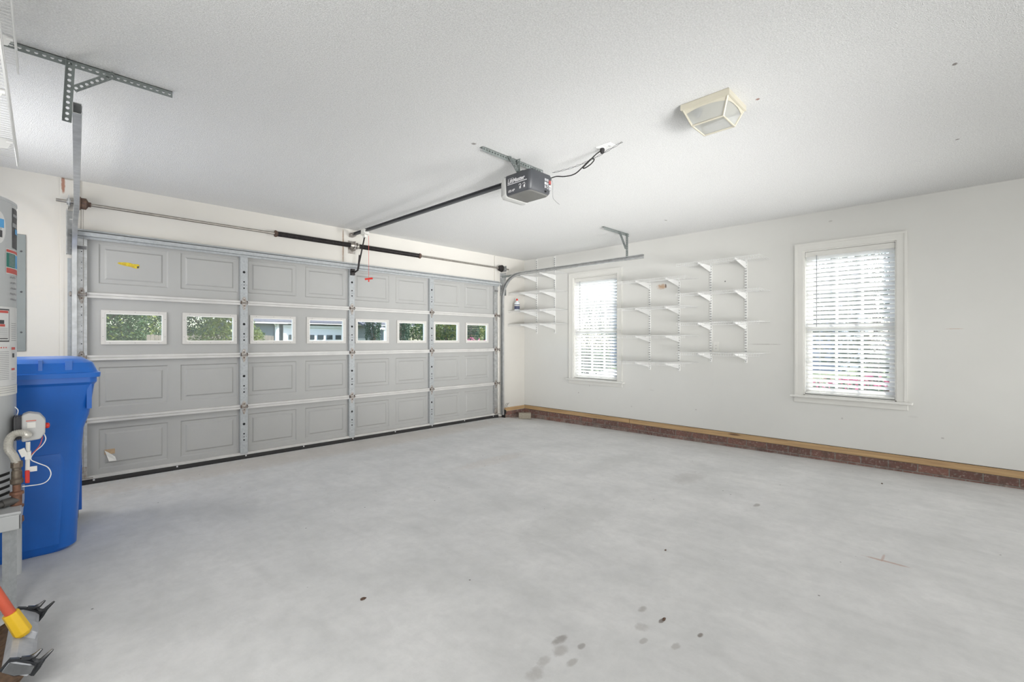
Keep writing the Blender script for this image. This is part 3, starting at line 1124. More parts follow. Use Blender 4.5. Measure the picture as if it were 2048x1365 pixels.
b.build('door_arm', M['spring'], op)
b = MB()
b.tube([(2.606, 5.075, 2.22), (2.607, 5.105, 2.09), (2.608, 5.13, 2.045), (2.61, 5.19, 2.035), (2.612, 5.255, 2.045)], .011, 6)
b.box(2.590, 2.634, 5.245, DY, 2.000, 2.075)
b.cyl((2.580, 5.250, 2.04), (2.640, 5.250, 2.04), .010, n=8)
b.build('curved_arm', M['spring'], op)
b = MB()
b.tube([(2.645, 4.935, 2.43), (2.648, 4.937, 2.2), (2.647, 4.935, 1.935)], .0020, 6)
cordp = b.build('release_cord', M['red'], op)
b = MB()
b.cyl((2.612, 4.96, 1.925), (2.682, 4.91, 1.937), .011, n=8)
b.cyl((2.647, 4.935, 1.925), (2.647, 4.935, 1.895), .008, n=8)
b.build('release_handle', M['redpl'], cordp, smooth=True, label='red pull handle')

h3 = thing('ceiling_bracket', 'perforated steel ceiling bracket from which the opener hangs', 'ceiling bracket', (2.5, 2.38, H))
perf_angle((2.137, 2.388, H - .0005), (1, 0, 0), (0, 0, -1), (0, 1, 0), .64).build('cross_bar', M['dark_galv'], h3)
perf_angle((2.470, 2.382, H - .004), (0, 0, -1), (1, 0, 0), (0, -1, 0), .105, .034).build('drop_bar', M['dark_galv'], h3)
perf_angle((2.375, 2.378, H - .012), (.10, .0, -.10), (.10, 0, .10), (0, -1, 0), .135, .028).build('diagonal_brace', M['dark_galv'], h3)
b = MB()
perf_strip((2.46, 2.20, Z1 + .002), (0, 1, 0), (1, 0, 0), .30, .03, .0262, .0065, (0, 0, 1), mb=b)
perf_strip((2.45, 2.30, Z1 + .005), (1, 0, 0), (0, 1, 0), .22, .03, .0262, .0065, (0, 0, 1), mb=b)
b.build('hanger_strap', M['dark_galv'], h3)

# power cord, ceiling outlet, bell wire
ou = thing('ceiling_outlet', 'white outlet plate on the ceiling with a black plug in it', 'outlet', (2.735, 1.78, H))
MB().box(2.700, 2.770, 1.722, 1.838, H - .006, H).build('outlet_plate', M['white_pl'], ou, bev=.002)
for yy in (1.752, 1.808):
    b = MB()
    b.box(2.720, 2.750, yy - .017, yy + .017, H - .009, H - .005)
    b.box(2.727, 2.730, yy - .006, yy + .004, H - .0095, H - .008, 1).box(2.740, 2.743, yy - .006, yy + .004, H - .0095, H - .008, 1)
    b.build('socket', [M['white_pl'], M['ink']], ou)


def smooth_path(pts, n=8):
    P = [Vector(p) for p in pts]
    P = [P[0] * 2 - P[1]] + P + [P[-1] * 2 - P[-2]]
    out = []
    for i in range(1, len(P) - 2):
        for k in range(n):
            t = k / n
            a, c, d, e = P[i - 1], P[i], P[i + 1], P[i + 2]
            out.append(.5 * ((2 * c) + (d - a) * t + (2 * a - 5 * c + 4 * d - e) * t * t + (3 * c - a - 3 * d + e) * t ** 3))
    out.append(P[-2])
    return out


pc = thing('power_cord', 'black power cord looping from the opener to the ceiling outlet', 'cord', (2.66, 2.0, 2.45))
b = MB()
b.tube(smooth_path([(2.672, 2.225, 2.435), (2.70, 2.19, 2.447), (2.71, 2.13, 2.434), (2.715, 2.06, 2.428), (2.705, 2.00, 2.432), (2.705, 1.93, 2.470), (2.712, 1.885, 2.498),
                    (2.720, 1.865, 2.490), (2.71, 1.885, 2.462), (2.705, 1.93, 2.445), (2.706, 1.95, 2.452), (2.707, 1.905, 2.480), (2.71, 1.872, 2.503), (2.72, 1.845, 2.525), (2.735, 1.812, 2.545)], 8), .0042, 8)
b.build('cable', M['black'], pc, smooth=True)
MB().lathe([(.008, -.036), (.014, -.028), (.017, -.010), (.014, 0)], (2.735, 1.808, H - .009), 12).build('plug', M['black'], pc, smooth=True)
bw = MB()
for ph in (0, PI):
    pts = []
    for i in range(61):
        t = i / 60
        a = Vector((2.668, 2.20, 2.470)).lerp(Vector((2.752, 1.655, H - .002)), t)
        a.z -= .035 * math.sin(PI * t) * (1 - t * .3)
        pts.append(a + Vector((math.cos(t * 30 + ph), 0, math.sin(t * 30 + ph))) * .0045)
    bw.tube(pts, .0013, 5)
tag(bw.build('bell_wire', M['ink'], smooth=True), 'thin twisted wire sagging under the ceiling above the black power cord', 'wire')
bw = MB().tube(smooth_path([(2.676, 2.225, 2.44), (2.690, 2.218, 2.40), (2.688, 2.215, 2.30), (2.690, 2.19, 2.26), (2.712, 2.17, 2.235)], 8), .0010, 5)
tag(bw.build('antenna_wire', M['ink'], smooth=True), 'thin antenna wire dangling below the opener', 'wire')

# ceiling lamp
cl = thing('ceiling_lamp', 'square almond ceiling lamp with tapered frosted glass', 'lamp', (2.69, 1.03, H))
cx_, cy_ = 2.69, 1.03


def sq(z, h, k=0):
    return [(cx_ - h, cy_ - h, z), (cx_ + h, cy_ - h, z), (cx_ + h, cy_ + h, z), (cx_ - h, cy_ + h, z)]


MB().loft([sq(H, .130), sq(H - .006, .134), sq(H - .034, .134), sq(H - .036, .128)]).build('base_pan', M['almond'], cl)
b = MB()
b.loft([sq(H - .034, .120), sq(H - .120, .085)])
b.build('lamp_glass', M['lampglass'], cl)
b = MB()
cs_t = [(cx_ + a * .122, cy_ + c * .122, H - .034) for a, c in ((-1, -1), (1, -1), (1, 1), (-1, 1))]
cs_b = [(cx_ + a * .086, cy_ + c * .086, H - .121) for a, c in ((-1, -1), (1, -1), (1, 1), (-1, 1))]
for i in range(4):
    b.cyl(cs_t[i], cs_b[i], .006, n=6)
    b.cyl(cs_b[i], cs_b[(i + 1) % 4], .0055, n=6)
    A0, A1 = Vector(cs_t[i]), Vector(cs_t[(i + 1) % 4])
    C0, C1 = Vector(cs_b[i]), Vector(cs_b[(i + 1) % 4])
    top, bot = [], []
    for k in range(13):
        t = k / 12
        s_ = .055 + .215 * math.cos(PI * (2 * t - 1)) * -.5 + .11 if False else .10 + .16 * abs(2 * t - 1) ** 2
        pt = A0.lerp(A1, t)
        pb = C0.lerp(C1, t)
        nrm = (A1 - A0).cross(C0 - A0).normalized()
        top.append(pt + nrm * .0012)
        bot.append(pt.lerp(pb, s_) + nrm * .0012)
    for sgn_ in (1,):
        b.add(top + bot, [(k, k + 1, k + 14, k + 13) for k in range(12)])
        b.add([p - nrm * .0024 for p in top + bot], [(k, k + 1, k + 14, k + 13) for k in range(12)])
b.build('lamp_frame', M['almond'], cl, smooth=True)
MB().lathe([(.012, -.002), (.028, -.012), (.030, -.03), (.018, -.055), (.012, -.066)], (cx_ - .072, cy_ + .062, H - .012), 14).build('bulb', M['end_cap'], cl, smooth=True)

# ------------------------------------------------------------------ wall shelving on the right wall
def standard_mb(z0, z1):
    b = MB()
    b.box(-.012, 0, -.0125, .0125, z0, z1)
    z = z0 + .03
    while z < z1 - .03:
        for dy in (-.0062, .0062):
            b.box(-.0125, -.010, dy - .0030, dy + .0030, z, z + .017, 1)
        z += .032
    b.lathe([(.0045, -.0128), (.0045, -.011)], (0, 0, z0 + .016), 8, 1, 'X')
    return b


def standards(ys, z0, z1, labels, group):
    for y, lb in zip(ys, labels):
        o = standard_mb(0, z1 - z0).build('shelf_standard', [M['white_pl'], M['shadow_slot']], origin=Vector((0, 0, 0)))
        o.location = (W, y, z0)
        tag(o, lb, 'shelf standard', group)


standards([3.023, 2.617], .825, 2.005, ['white slotted wall standard nearest the corner window, left upright of the middle shelves', 'white slotted wall standard, right upright of the middle shelves'], 'slotted shelf standards on the right wall')
standards([2.216, 1.815], .955, 2.150, ['white slotted wall standard, left upright of the tall shelves nearest the right window', 'white slotted wall standard nearest the right window'], 'slotted shelf standards on the right wall')
standards([5.044, 4.662], 1.325, 2.558, ['white slotted wall standard nearest the room corner', 'white slotted wall standard on the window side of the corner shelves'], 'slotted shelf standards on the right wall')


def wire_shelf(length, depth, br, flip=1, name='wire_shelf', brh=.085, tip=.018):
    """back edge on x=0 going to -x*flip; length along y centred on 0; br = bracket y offsets"""
    root = thing(name, '', 'wire shelf')
    f = -flip
    b = MB()
    x1 = f * depth
    for (x, z, r) in ((f * .012, 0, .003), (x1, 0, .0032), (x1, -.030, .0032), (f * depth * .5, -.006, .0028)):
        b.cyl((x, -length / 2, z), (x, length / 2, z), r, n=6)
    n = int(length / .0254)
    for i in range(n + 1):
        y = -length / 2 + length * i / n
        b.tube([(f * .010, y, .004), (x1, y, .004), (x1 + f * .002, y, -.031)], .0016, 4)
    b.build('wire_deck', M['wire'], root)
    for y in br:
        b = MB()
        a = (f * .012, y - .004)
        poly = [(f * .012, y - .004, -.006), (x1 - f * .022, y - .004, -.006), (x1 - f * .012, y - .004, -.5 * tip), (x1 - f * .020, y - .004, -tip), (f * .012, y - .004, -brh)]
        b.prism(poly, (0, .0025, 0))
        b.box(min(f * .012, x1 - f * .02), max(f * .012, x1 - f * .02), y - .006, y + .006, -.008, -.004)
        b.cyl((x1 - f * .024, y, -.012), (x1 - f * .006, y, -.012), .008, n=8)
        b.build('shelf_bracket', M['wire'], root)
    return root


SD = .400
firstA = wire_shelf(.91, SD, (.202, -.202))
PLACE = [
    (2.820, 1.985, 'white wire shelf stained with rust, topmost of the middle shelves beside the corner window'),
    (2.820, 1.632, 'second wire shelf down in the middle group beside the corner window'),
    (2.820, 1.275, 'third wire shelf down in the middle group beside the corner window'),
    (2.820, .938, 'lowest wire shelf of the middle group beside the corner window'),
    (2.015, 2.128, 'highest wire shelf of the tall group nearest the right window'),
    (2.015, 1.772, 'second wire shelf down in the group nearest the right window'),
    (2.015, 1.422, 'third wire shelf down in the group nearest the right window'),
    (2.015, 1.072, 'lowest wire shelf of the group nearest the right window'),
    (4.853, 2.262, 'top wire shelf in the room corner, behind the curved door track'),
    (4.853, 1.980, 'corner wire shelf just above the white bottle'),
    (4.853, 1.692, 'corner wire shelf carrying the white bottle'),
    (4.853, 1.474, 'lowest wire shelf in the room corner, below the white bottle')]
for i, (y, z, lb) in enumerate(PLACE):
    o = firstA if i == 0 else copy_tree(firstA)
    o.location = (W, y, z)
    tag(o, lb, 'shelf', 'white wire shelves on the right wall')
    if 4 <= i < 8:
        pass
# left wall shelves above the water heater
firstL = wire_shelf(1.9, .583, (.68, .16, -.36), flip=-1, brh=.10, tip=.040)
firstL.location = (XL, 2.92 - .95, 2.40)
tag(firstL, 'upper wire shelf on the left wall, close under the ceiling', 'shelf', 'wire shelves on the left wall')
oL = copy_tree(firstL)
oL.location = (XL, 2.92 - .95, 2.00)
tag(oL, 'lower wire shelf on the left wall, above the water heater', 'shelf', 'wire shelves on the left wall')

# bottle on the corner shelf
bt = thing('spray_bottle', 'white bottle with red cap and dark label on the corner wire shelf', 'bottle', (5.405, 5.205, 1.699))


def oval(z, a, c, n=16):
    ca, sa = math.cos(R(45)), math.sin(R(45))
    out = []
    for k in range(n):
        t = 2 * PI * k / n
        x, y = a * math.cos(t), c * math.sin(t)
        out.append((5.405 + x * ca + y * sa, 5.205 - x * sa + y * ca, z))
    return out


MB().loft([oval(1.699, .040, .024), oval(1.706, .044, .028), oval(1.815, .044, .028), oval(1.840, .030, .022), oval(1.850, .014, .014), oval(1.862, .014, .014)]).build('bottle_body', M['glue'], bt, smooth=True)
MB().loft([oval(1.862, .017, .017), oval(1.872, .019, .019), oval(1.888, .012, .012), oval(1.897, .005, .005)]).build('cap', M['redpl'], bt, smooth=True)
b = MB()
b.loft([oval(1.725, .0452, .0292)[:0] or oval(1.722, .0448, .0288), oval(1.800, .0448, .0288)], 0, False)
b.loft([oval(1.775, .0452, .0292), oval(1.788, .0452, .0292)], 1, False)
b.build('bottle_label', [M['navy'], M['cream']], bt)

# wall outlet behind the shelves
wo_ = thing('wall_outlet', 'white wall outlet between the two uprights near the right window', 'outlet', (W, 2.155, 1.14))
MB().box(W - .006, W, 2.120, 2.190, 1.082, 1.198).build('outlet_plate', M['casing'], wo_, bev=.002)
for z in (1.112, 1.150):
    b = MB()
    for dy in (-.007, .007):
        b.box(W - .0066, W - .005, 2.155 + dy - .0015, 2.155 + dy + .0015, z, z + .009)
    b.build('socket', M['ink'], wo_)

# ------------------------------------------------------------------ electrical panel
ep = thing('electrical_panel', 'grey electrical panel door on the wall behind the water heater', 'electrical panel', (-.28, DW, 1.13))
MB().box(-.46, -.098, DW - .012, DW, 1.130, 2.055).build('panel_cover', M['panel'], ep, bev=.003)
b = MB().box(-.42, -.15, DW - .018, DW - .012, 1.2, 1.98)
b.build('panel_door', M['panel'], ep, bev=.002)
for z in (1.28, 1.60, 1.92):
    MB().lathe([(.007, 0), (.006, -.004)], (-.123, DW - .012, z), 8, 0, 'Y').build('screw', M['ink'], ep)

# ------------------------------------------------------------------ recycling bin
rb = thing('recycling_bin', 'blue wheeled recycling bin behind the water heater', 'recycling bin', (-.15, 3.98, 0))


def rrect(z, x0, x1, y0, y1, r, n=5):
    pts = []
    for (cx, cy, a0) in ((x1 - r, y0 + r, -90), (x1 - r, y1 - r, 0), (x0 + r, y1 - r, 90), (x0 + r, y0 + r, 180)):
        for k in range(n + 1):
            a = R(a0 + 90 * k / n)
            pts.append((cx + r * math.cos(a), cy + r * math.sin(a), z))
    return pts


b = MB()
b.loft([rrect(.0, -.400, .120, 3.725, 4.16, .09), rrect(.02, -.415, .140, 3.710, 4.18, .09), rrect(.30, -.422, .150, 3.698, 4.20, .08), rrect(.60, -.430, .162, 3.684, 4.25, .07),
        rrect(.70, -.435, .168, 3.676, 4.28, .06), rrect(.78, -.455, .190, 3.652, 4.30, .06), rrect(.96, -.475, .212, 3.625, 4.32, .05), rrect(.975, -.49, .222, 3.61, 4.33, .05), rrect(1.008, -.49, .222, 3.61, 4.33, .05)])
b.build('bin_body', M['blue'], rb, smooth=True)
MB().box(.176, .198, 3.634, 3.69, .82, .975).build('corner_rib', M['blue'], rb)
b = MB()
b.loft([rrect(.05, -.33, .070, 3.700, 3.80, .03), rrect(.52, -.345, .095, 3.680, 3.80, .03), rrect(.57, -.335, .085, 3.682, 3.80, .03)])
b.build('front_panel', M['blue'], rb, smooth=True)
MB().box(.10, .178, 4.16, 4.32, .10, .72).build('wheel_housing', M['blue'], rb)
b = MB()
b.loft([rrect(1.004, -.505, .236, 3.596, 4.345, .05), rrect(1.030, -.507, .238, 3.594, 4.347, .05), rrect(1.034, -.495, .226, 3.606, 4.34, .05), rrect(1.088, -.475, .206, 3.628, 4.31, .06), rrect(1.108, -.445, .176, 3.66, 4.28, .07), rrect(1.114, -.40, .13, 3.71, 4.23, .07)])
b.box(-.02, -.004, 3.612, 3.70, 1.036, 1.106).box(.085, .115, 3.612, 3.70, 1.036, 1.100)
b.build('lid', M['blue_lid'], rb, smooth=True)
for x in (-.44, .12):
    MB().lathe([(.04, 0), (.118, .004), (.118, .045), (.04, .05)], (x, 4.335, .118), 24, 0, 'X').build('wheel', M['black'], rb, smooth=True)
MB().cyl((-.44, 4.335, .118), (.17, 4.335, .118), .012, n=10).build('axle', M['black'], rb, smooth=True)

# ------------------------------------------------------------------ water heater on a stand
HX, HY, HR = -.352, 3.30, .260
st = thing('heater_stand', 'grey metal stand under the water heater', 'stand', (-.36, 3.3, 0))
b = MB()
b.box(-.635, -.070, 3.02, 3.58, .437, .450).box(-.635, -.070, 3.02, 3.030, .370, .437).box(-.080, -.070, 3.02, 3.58, .370, .437)
b.box(-.635, -.070, 3.57, 3.58, .370, .437).box(-.635, -.625, 3.02, 3.58, .370, .437)
b.build('stand_top', M['heater'], st, bev=.004)
for (x, y, sx_, sy_) in ((-.09, 3.04, -1, 1), (-.61, 3.04, 1, 1), (-.61, 3.56, 1, -1)):
    b = MB()
    if x > -.2:
        b.prism([(-.128, 3.034, 0), (-.108, 3.022, 0), (-.084, 3.050, 0), (-.086, 3.062, 0), (-.124, 3.062, 0)], (0, 0, .44))
        b.build('leg', M['stile'], st)
        continue
    b.box(min(x, x + sx_ * .045), max(x, x + sx_ * .045), y - .002, y + .002, 0, .44)
    b.box(x - .002, x + .002, min(y, y + sy_ * .045), max(y, y + sy_ * .045), 0, .44)
    b.cyl((x + sx_ * .022, y + sy_ * .022, 0), (x + sx_ * .022, y + sy_ * .022, .44), .018, n=10)
    b.build('leg', M['heater'], st)
MB().cyl((-.102, 3.525, 0), (-.102, 3.525, .44), .024, n=14).build('leg', M['heater'], st, smooth=True)

wh = thing('water_heater', 'tall grey gas water heater standing on the metal stand', 'water heater', (HX, HY, .45))
b = MB()
b.lathe([(.2, 0), (HR - .004, 0), (HR, .006), (HR, 1.412), (HR + .003, 1.414), (HR + .003, 1.424), (HR - .008, 1.432), (.03, 1.445)], (HX, HY, .45), 72)
b.build('tank', M['heater'], wh, smooth=True)


def wrap(a0, a1, z0, z1, off=.0012, m=0, mb=None, n=None):
    """patch of label bent round the tank, angles in degrees"""
    b = mb or MB()
    n = n or max(2, int((a1 - a0) / 3))
    r = HR + off
    vs = []
    for i in range(n + 1):
        a = R(a0 + (a1 - a0) * i / n)
        for z in (z0, z1):
            vs.append((HX + r * math.cos(a), HY + r * math.sin(a), z))
    return b.add(vs, [(2 * i, 2 * i + 2, 2 * i + 3, 2 * i + 1) for i in range(n)], m)


# round sticker, energy photo strip, green notice, handwriting, rating label, instruction labels
b = MB()
b2 = []
for i in range(20):
    a = 2 * PI * i / 20
    aa = R(-37 + 8.5 * math.cos(a))
    b2.append((HX + (HR + .0012) * math.cos(aa), HY + (HR + .0012) * math.sin(aa), 1.735 + .075 * math.sin(a)))
b.add(b2, [tuple(range(20))], 0)
wrap(-44, -31, 1.735, 1.775, .002, 1, b)
wrap(-44, -33, 1.690, 1.722, .002, 2, b)
b.build('round_sticker', [M['white_lbl'], M['ltblue'], M['ink']], wh)
b = MB()
wrap(-17.5, 6, 1.655, 1.845, .0012, 0, b)
wrap(-16.5, 6, 1.805, 1.818, .002, 1, b)
wrap(-18, -6, 1.755, 1.775, .0022, 1, b)
wrap(-12, 6, 1.725, 1.75, .0022, 2, b)
b.build('energy_label', [M['ink'], M['greyink'], M['ltblue']], wh)
b = MB()
wrap(-28.5, 6, 1.528, 1.645, .0012, 0, b)
wrap(-27.8, 6, 1.630, 1.642, .0018, 1, b)
wrap(-27.8, -12, 1.560, 1.626, .0018, 2, b)
wrap(-27.8, 6, 1.532, 1.556, .0018, 1, b)
wrap(-11, 6, 1.562, 1.624, .0018, 3, b)
for k in range(9):
    wrap(-24, -14, 1.566 + k * .0065, 1.5685 + k * .0065, .0024, 4, b)
b.build('emergency_label', [M['white_lbl'], M['red'], M['green'], M['ltblue'], M['greyink']], wh, label='red and green notice sticker')
b = MB()
rr = random.Random(3)
for k in range(5):
    a = -22 + rr.random()
    while a < -8:
        wdt = .5 + rr.random()
        z = 1.51 - k * .026 + rr.uniform(-.002, .002)
        wrap(a, a + wdt, z, z + .008, .0014, 0, b, 2)
        a += wdt + .6
b.build('handwriting', M['greyink'], wh)
b = MB()
wrap(-60, 8, 1.005, 1.373, .0010, 0, b)
wrap(-52, -23.5, 1.210, 1.362, .0016, 1, b)
wrap(-52, -24.5, 1.216, 1.356, .0021, 0, b)
wrap(-50, -25.5, 1.343, 1.354, .0026, 2, b)
wrap(-50, -26, 1.222, 1.227, .0026, 1, b)
wrap(-38, -31, 1.292, 1.310, .0026, 1, b)
wrap(-36, -30, 1.280, 1.291, .0026, 2, b)
wrap(-60, -23.5, 1.172, 1.190, .0026, 0, b)
for a0, a1, z0, z1 in ((-50, -26, 1.180, 1.186), (-20, -12, 1.172, 1.184), (-20, -13, 1.075, 1.085)):
    wrap(a0, a1, z0, z1, .0026, 2, b)
for k in range(9):
    wrap(-48, -26, 1.232 + k * .005, 1.2335 + k * .005, .0026, 3, b)
    wrap(-20, -8, 1.215 + k * .010, 1.2175 + k * .010, .0016, 3, b)
for k in range(16):
    wrap(-48, -24, 1.035 + k * .0085, 1.0372 + k * .0085, .0016, 3, b)
    wrap(-20, -8, 1.030 + k * .0075, 1.0315 + k * .0075, .0016, 3, b) if k < 5 else None
wrap(-18, -14, 1.135, 1.155, .0022, 1, b)
b.build('instruction_label', [M['white_lbl'], M['ink'], M['red'], M['greyink']], wh, label='white instruction labels with red headings')
b = MB()
wrap(-60, 8, .960, 1.003, .0016, 0, b)
for k in range(3):
    wrap(-45, -10, .972 + k * .01, .974 + k * .01, .0022, 1, b)
b.build('lower_label', [M['cream'], M['greyink']], wh)
b = MB()
for k in range(4):
    zz = .588 - k * .030
    wrap(-60, -22.5, zz, zz + .013, .0012, 0, b)
b.build('air_vent', M['hole'], wh)
b = MB()
wrap(-19, -18.2, .545, .635, .0012, 1, b)
wrap(-60, 8, .455, .468, .003, 0, b)
b.build('access_panel', [M['heater'], M['ink']], wh)

# gas control valve with flexible connector
GX, GY = -.060, 3.215
b = MB()
b.prism([(GX - .012, GY - .046, .735), (GX + .050, GY - .046, .742), (GX + .066, GY - .046, .770), (GX + .068, GY - .046, .830), (GX + .048, GY - .046, .862), (GX + .010, GY - .046, .872), (GX - .012, GY - .046, .862)], (0, .088, 0))
vb = b.build('gas_valve', M['valve'], wh, bev=.006, label='white gas control valve')
b = MB()
for k in range(6):
    b.box(GX - .036 + k * .0045, GX - .0335 + k * .0045, GY - .040, GY + .036, .745, .858)
b.box(GX - .038, GX - .010, GY - .034, GY + .03, .75, .852)
b.build('valve_fins', M['ink'], vb)
b = MB()
b.box(GX + .002, GX + .036, GY - .0475, GY - .046, .832, .836, 1)
b.box(GX + .006, GX + .034, GY - .0472, GY - .046, .800, .826, 0)
b.build('valve_label', [M['cream'], M['orange']], vb)
MB().lathe([(.014, 0), (.013, .012), (.008, .016)], (GX + .066, GY - .01, .800), 12, 0, 'X').build('temperature_knob', M['redpl'], vb, smooth=True)
b = MB()
path = smooth_path([(GX + .004, GY - .046, .770), (GX + .006, GY - .085, .774), (GX - .008, GY - .105, .788), (GX - .034, GY - .105, .786), (GX - .050, GY - .098, .760), (GX - .052, GY - .090, .720), (GX - .038, GY - .078, .685), (GX - .028, GY - .068, .650)], 14)
n_ = len(path)
b.tube(path, [.0165 if i % 2 else .0140 for i in range(n_)], 12)
b.build('flex_connector', M['flex'], wh, smooth=False, label='corrugated gas connector')
PX, PY = GX - .027, GY - .066
b = MB()
b.lathe([(.018, .655), (.020, .648), (.020, .625), (.015, .622), (.015, .612)], (PX, PY, 0), 6, 0)
b.lathe([(.015, .612), (.018, .606), (.018, .575), (.022, .570), (.022, .552), (.014, .545)], (PX, PY, 0), 14, 0)
b.build('union_fitting', M['brass'], wh, smooth=True)
gp = thing('gas_pipe', 'rusted gas pipe drop with a dark horizontal branch beside the water heater', 'pipe', (PX, PY, .37))
b = MB()
b.lathe([(.014, .548), (.014, .515), (.023, .512), (.024, .500), (.018, .497), (.018, .452), (.024, .449), (.024, .440), (.016, .437), (.016, .398), (.023, .395), (.024, .372), (.018, .366), (.018, .360)], (PX, PY, 0), 16)
b.build('drip_leg', M['copper_rust'], gp, smooth=True)
b = MB()
b.tube([(PX, PY, .475), (PX - .03, PY - .015, .472), (PX - .045, PY - .022, .470)], .019, 12)
b.tube(smooth_path([(PX - .040, PY - .02, .470), (PX - .12, PY - .06, .458), (PX - .30, PY - .11, .45), (PX - .52, PY - .12, .45)], 6), .0135, 12)
b.build('branch_pipe', M['pipe'], gp, smooth=True)
b = MB()
b.obox((PX + .034, PY - .004, .575), (.008, 0, -.001), (0, .006, 0), (0, 0, .030))
b.build('shutoff_handle', M['redpl'], gp, bev=.004, label='red shutoff lever')
b = MB()
b.cyl((PX + .034, PY + .01, .60), (PX + .036, PY + .02, .735), .008, n=8)
b.box(PX + .026, PX + .046, PY + .0, PY + .03, .655, .690)
b.box(PX + .040, PX + .066, PY + .006, PY + .010, .594, .618)
b.obox((PX + .020, PY, .690), (.010, 0, .004), (0, .004, 0), (-.006, 0, .018))
b.build('valve_tag', M['cream'], wh)
b = MB()
b.tube(smooth_path([(GX + .062, GY - .02, .765), (GX + .068, GY - .02, .735), (GX + .055, GY - .02, .705), (GX + .030, GY - .03, .680), (GX + .018, GY - .04, .650), (GX + .040, GY - .04, .628), (GX + .075, GY - .04, .600), (GX + .085, GY - .04, .560), (GX + .060, GY - .05, .528), (GX - .010, GY - .06, .530)], 6), .0022, 6)
b.tube(smooth_path([(GX - .03, GY + .05, .80), (GX - .032, GY + .04, .84), (GX - .026, GY + .04, .88), (GX - .045, GY + .04, .905)], 6), .0022, 6)
b.tube(smooth_path([(GX + .058, GY - .02, .750), (GX + .045, GY - .03, .705), (GX + .010, GY - .04, .660)], 6), .0020, 6, 1)
b.build('igniter_wire', [M['white_pl'], M['red']], wh, smooth=True)

# ------------------------------------------------------------------ push broom at the lower left
BC = Vector((-.050, 2.452, .130))
ba = R(36)
wdir = Vector((math.cos(ba), 0, -math.sin(ba)))     # across the block
ndir = Vector((math.sin(ba), 0, math.cos(ba)))      # top face normal
ydir = Vector((.02, 1, 0)).normalized()
br_ = thing('push_broom', 'push broom with red handle and yellow socket leaning at the lower left', 'broom', (-.13, 2.5, 0))


def bp(a, c, n):
    return BC + wdir * a + ydir * c + ndir * n


def section(c, hw, t0, t1):
    return [bp(-hw, c, t0), bp(hw, c, t0), bp(hw, c, t1 * .6), bp(hw * .55, c, t1), bp(-hw * .55, c, t1), bp(-hw, c, t1 * .6)]


MB().loft([section(-.215, .036, -.022, .012), section(-.19, .038, -.024, .014), section(.19, .038, -.024, .014), section(.215, .036, -.022, .012)]).build('broom_block', M['greypl'], br_, bev=.003, label='grey plastic broom head')
b = MB()
b.loft([[bp(-.028, c, .010), bp(.028, c, .010), bp(.020, c, .034), bp(-.024, c, .040)] for c in (-.030, .055)])
b.build('socket_mount', M['greypl'], br_, bev=.003)
for c0 in (-.205, .205):
    sg = 1 if c0 > 0 else -1
    b = MB()
    b.loft([[bp(x, c0 + d, n_) for x, n_ in ((-.043, -.02), (-.041, .016), (-.02, .021), (.036, .018), (.048, -.016), (.0, -.028))] for d in (-.006, .006)])
    for q in ([(-.012, .018), (.008, .024), (.018, .036), (.022, .056)], [(.046, -.020), (.047, .004), (.045, .030), (.052, .060)], [(.014, .026), (.026, .019), (.038, .019), (.046, .026)]):
        b.tube([bp(x, c0 + .002, n_) for x, n_ in q], [.009, .009, .0075, .0035] if q[3][1] > .03 else [.008, .008, .008, .008], 6)
    b.build('end_bracket', M['blackpl'], br_, smooth=True)
    MB().loft([[bp(x, c0 + sg * d, n_) for x, n_ in ((-.036, -.020), (-.035, .008), (.034, .010), (.038, -.012), (.0, -.024))] for d in (.004, .012)]).build('end_cap', M['end_cap'], br_)
b = MB()
rr = random.Random(11)
for i in range(1500):
    c = rr.uniform(-.205, .205)
    a = rr.uniform(-.032, .030)
    p = bp(a, c, -.020)
    tip = p - ndir * rr.uniform(.085, .110) + wdir * (a * .6 - .032 + rr.uniform(-.012, .012)) + ydir * rr.uniform(-.02, .02) - ydir * (.0)
    tip.z = max(.003, tip.z)
    mid = (p + tip) / 2 + wdir * .006
    b.tube([p, mid, tip], [.0013, .0013, .0008], 3, 0, False)
b.add([bp(-.034, -.205, -.02), bp(.032, -.205, -.02), bp(.032, .205, -.02), bp(-.034, .205, -.02)] + [bp(-.055, -.205, -.085), bp(.0, -.205, -.085), bp(.0, .205, -.085), bp(-.055, .205, -.085)],
      [(0, 1, 5, 4), (1, 2, 6, 5), (2, 3, 7, 6), (3, 0, 4, 7), (4, 5, 6, 7)])
tag(b.build('bristles', M['bristle'], br_), kind='stuff')
hd = Vector((-.36, .02, .93)).normalized()
hs = bp(-.022, -.030, .028)
b = MB()
b.tube([hs, hs + hd * .085], [.026, .023], 8)
b.tube([hs + hd * .0, hs - hd * .012], [.026, .018], 8)
b.build('handle_socket', M['yellow'], br_, bev=.002, label='yellow handle socket')
MB().cyl(hs + hd * .06, hs + hd * 1.33, .0155, n=16).build('broom_handle', M['orange'], br_, smooth=True, label='red handle')

# ------------------------------------------------------------------ small things by the floor
z_ = floor_z(5.467, 5.074)
bk = MB()
ca, sa = math.cos(R(47)), math.sin(R(47))
bk.obox((5.49, 5.11, z_ + .050), (.098 * ca, -.098 * sa, 0), (.05 * sa, .05 * ca, 0), (0, 0, .047))
tag(bk.build('concrete_block', M['blockm'], bev=.006, origin=Vector((5.49, 5.11, z_))), 'small rough concrete block on the floor in the far corner', 'block')

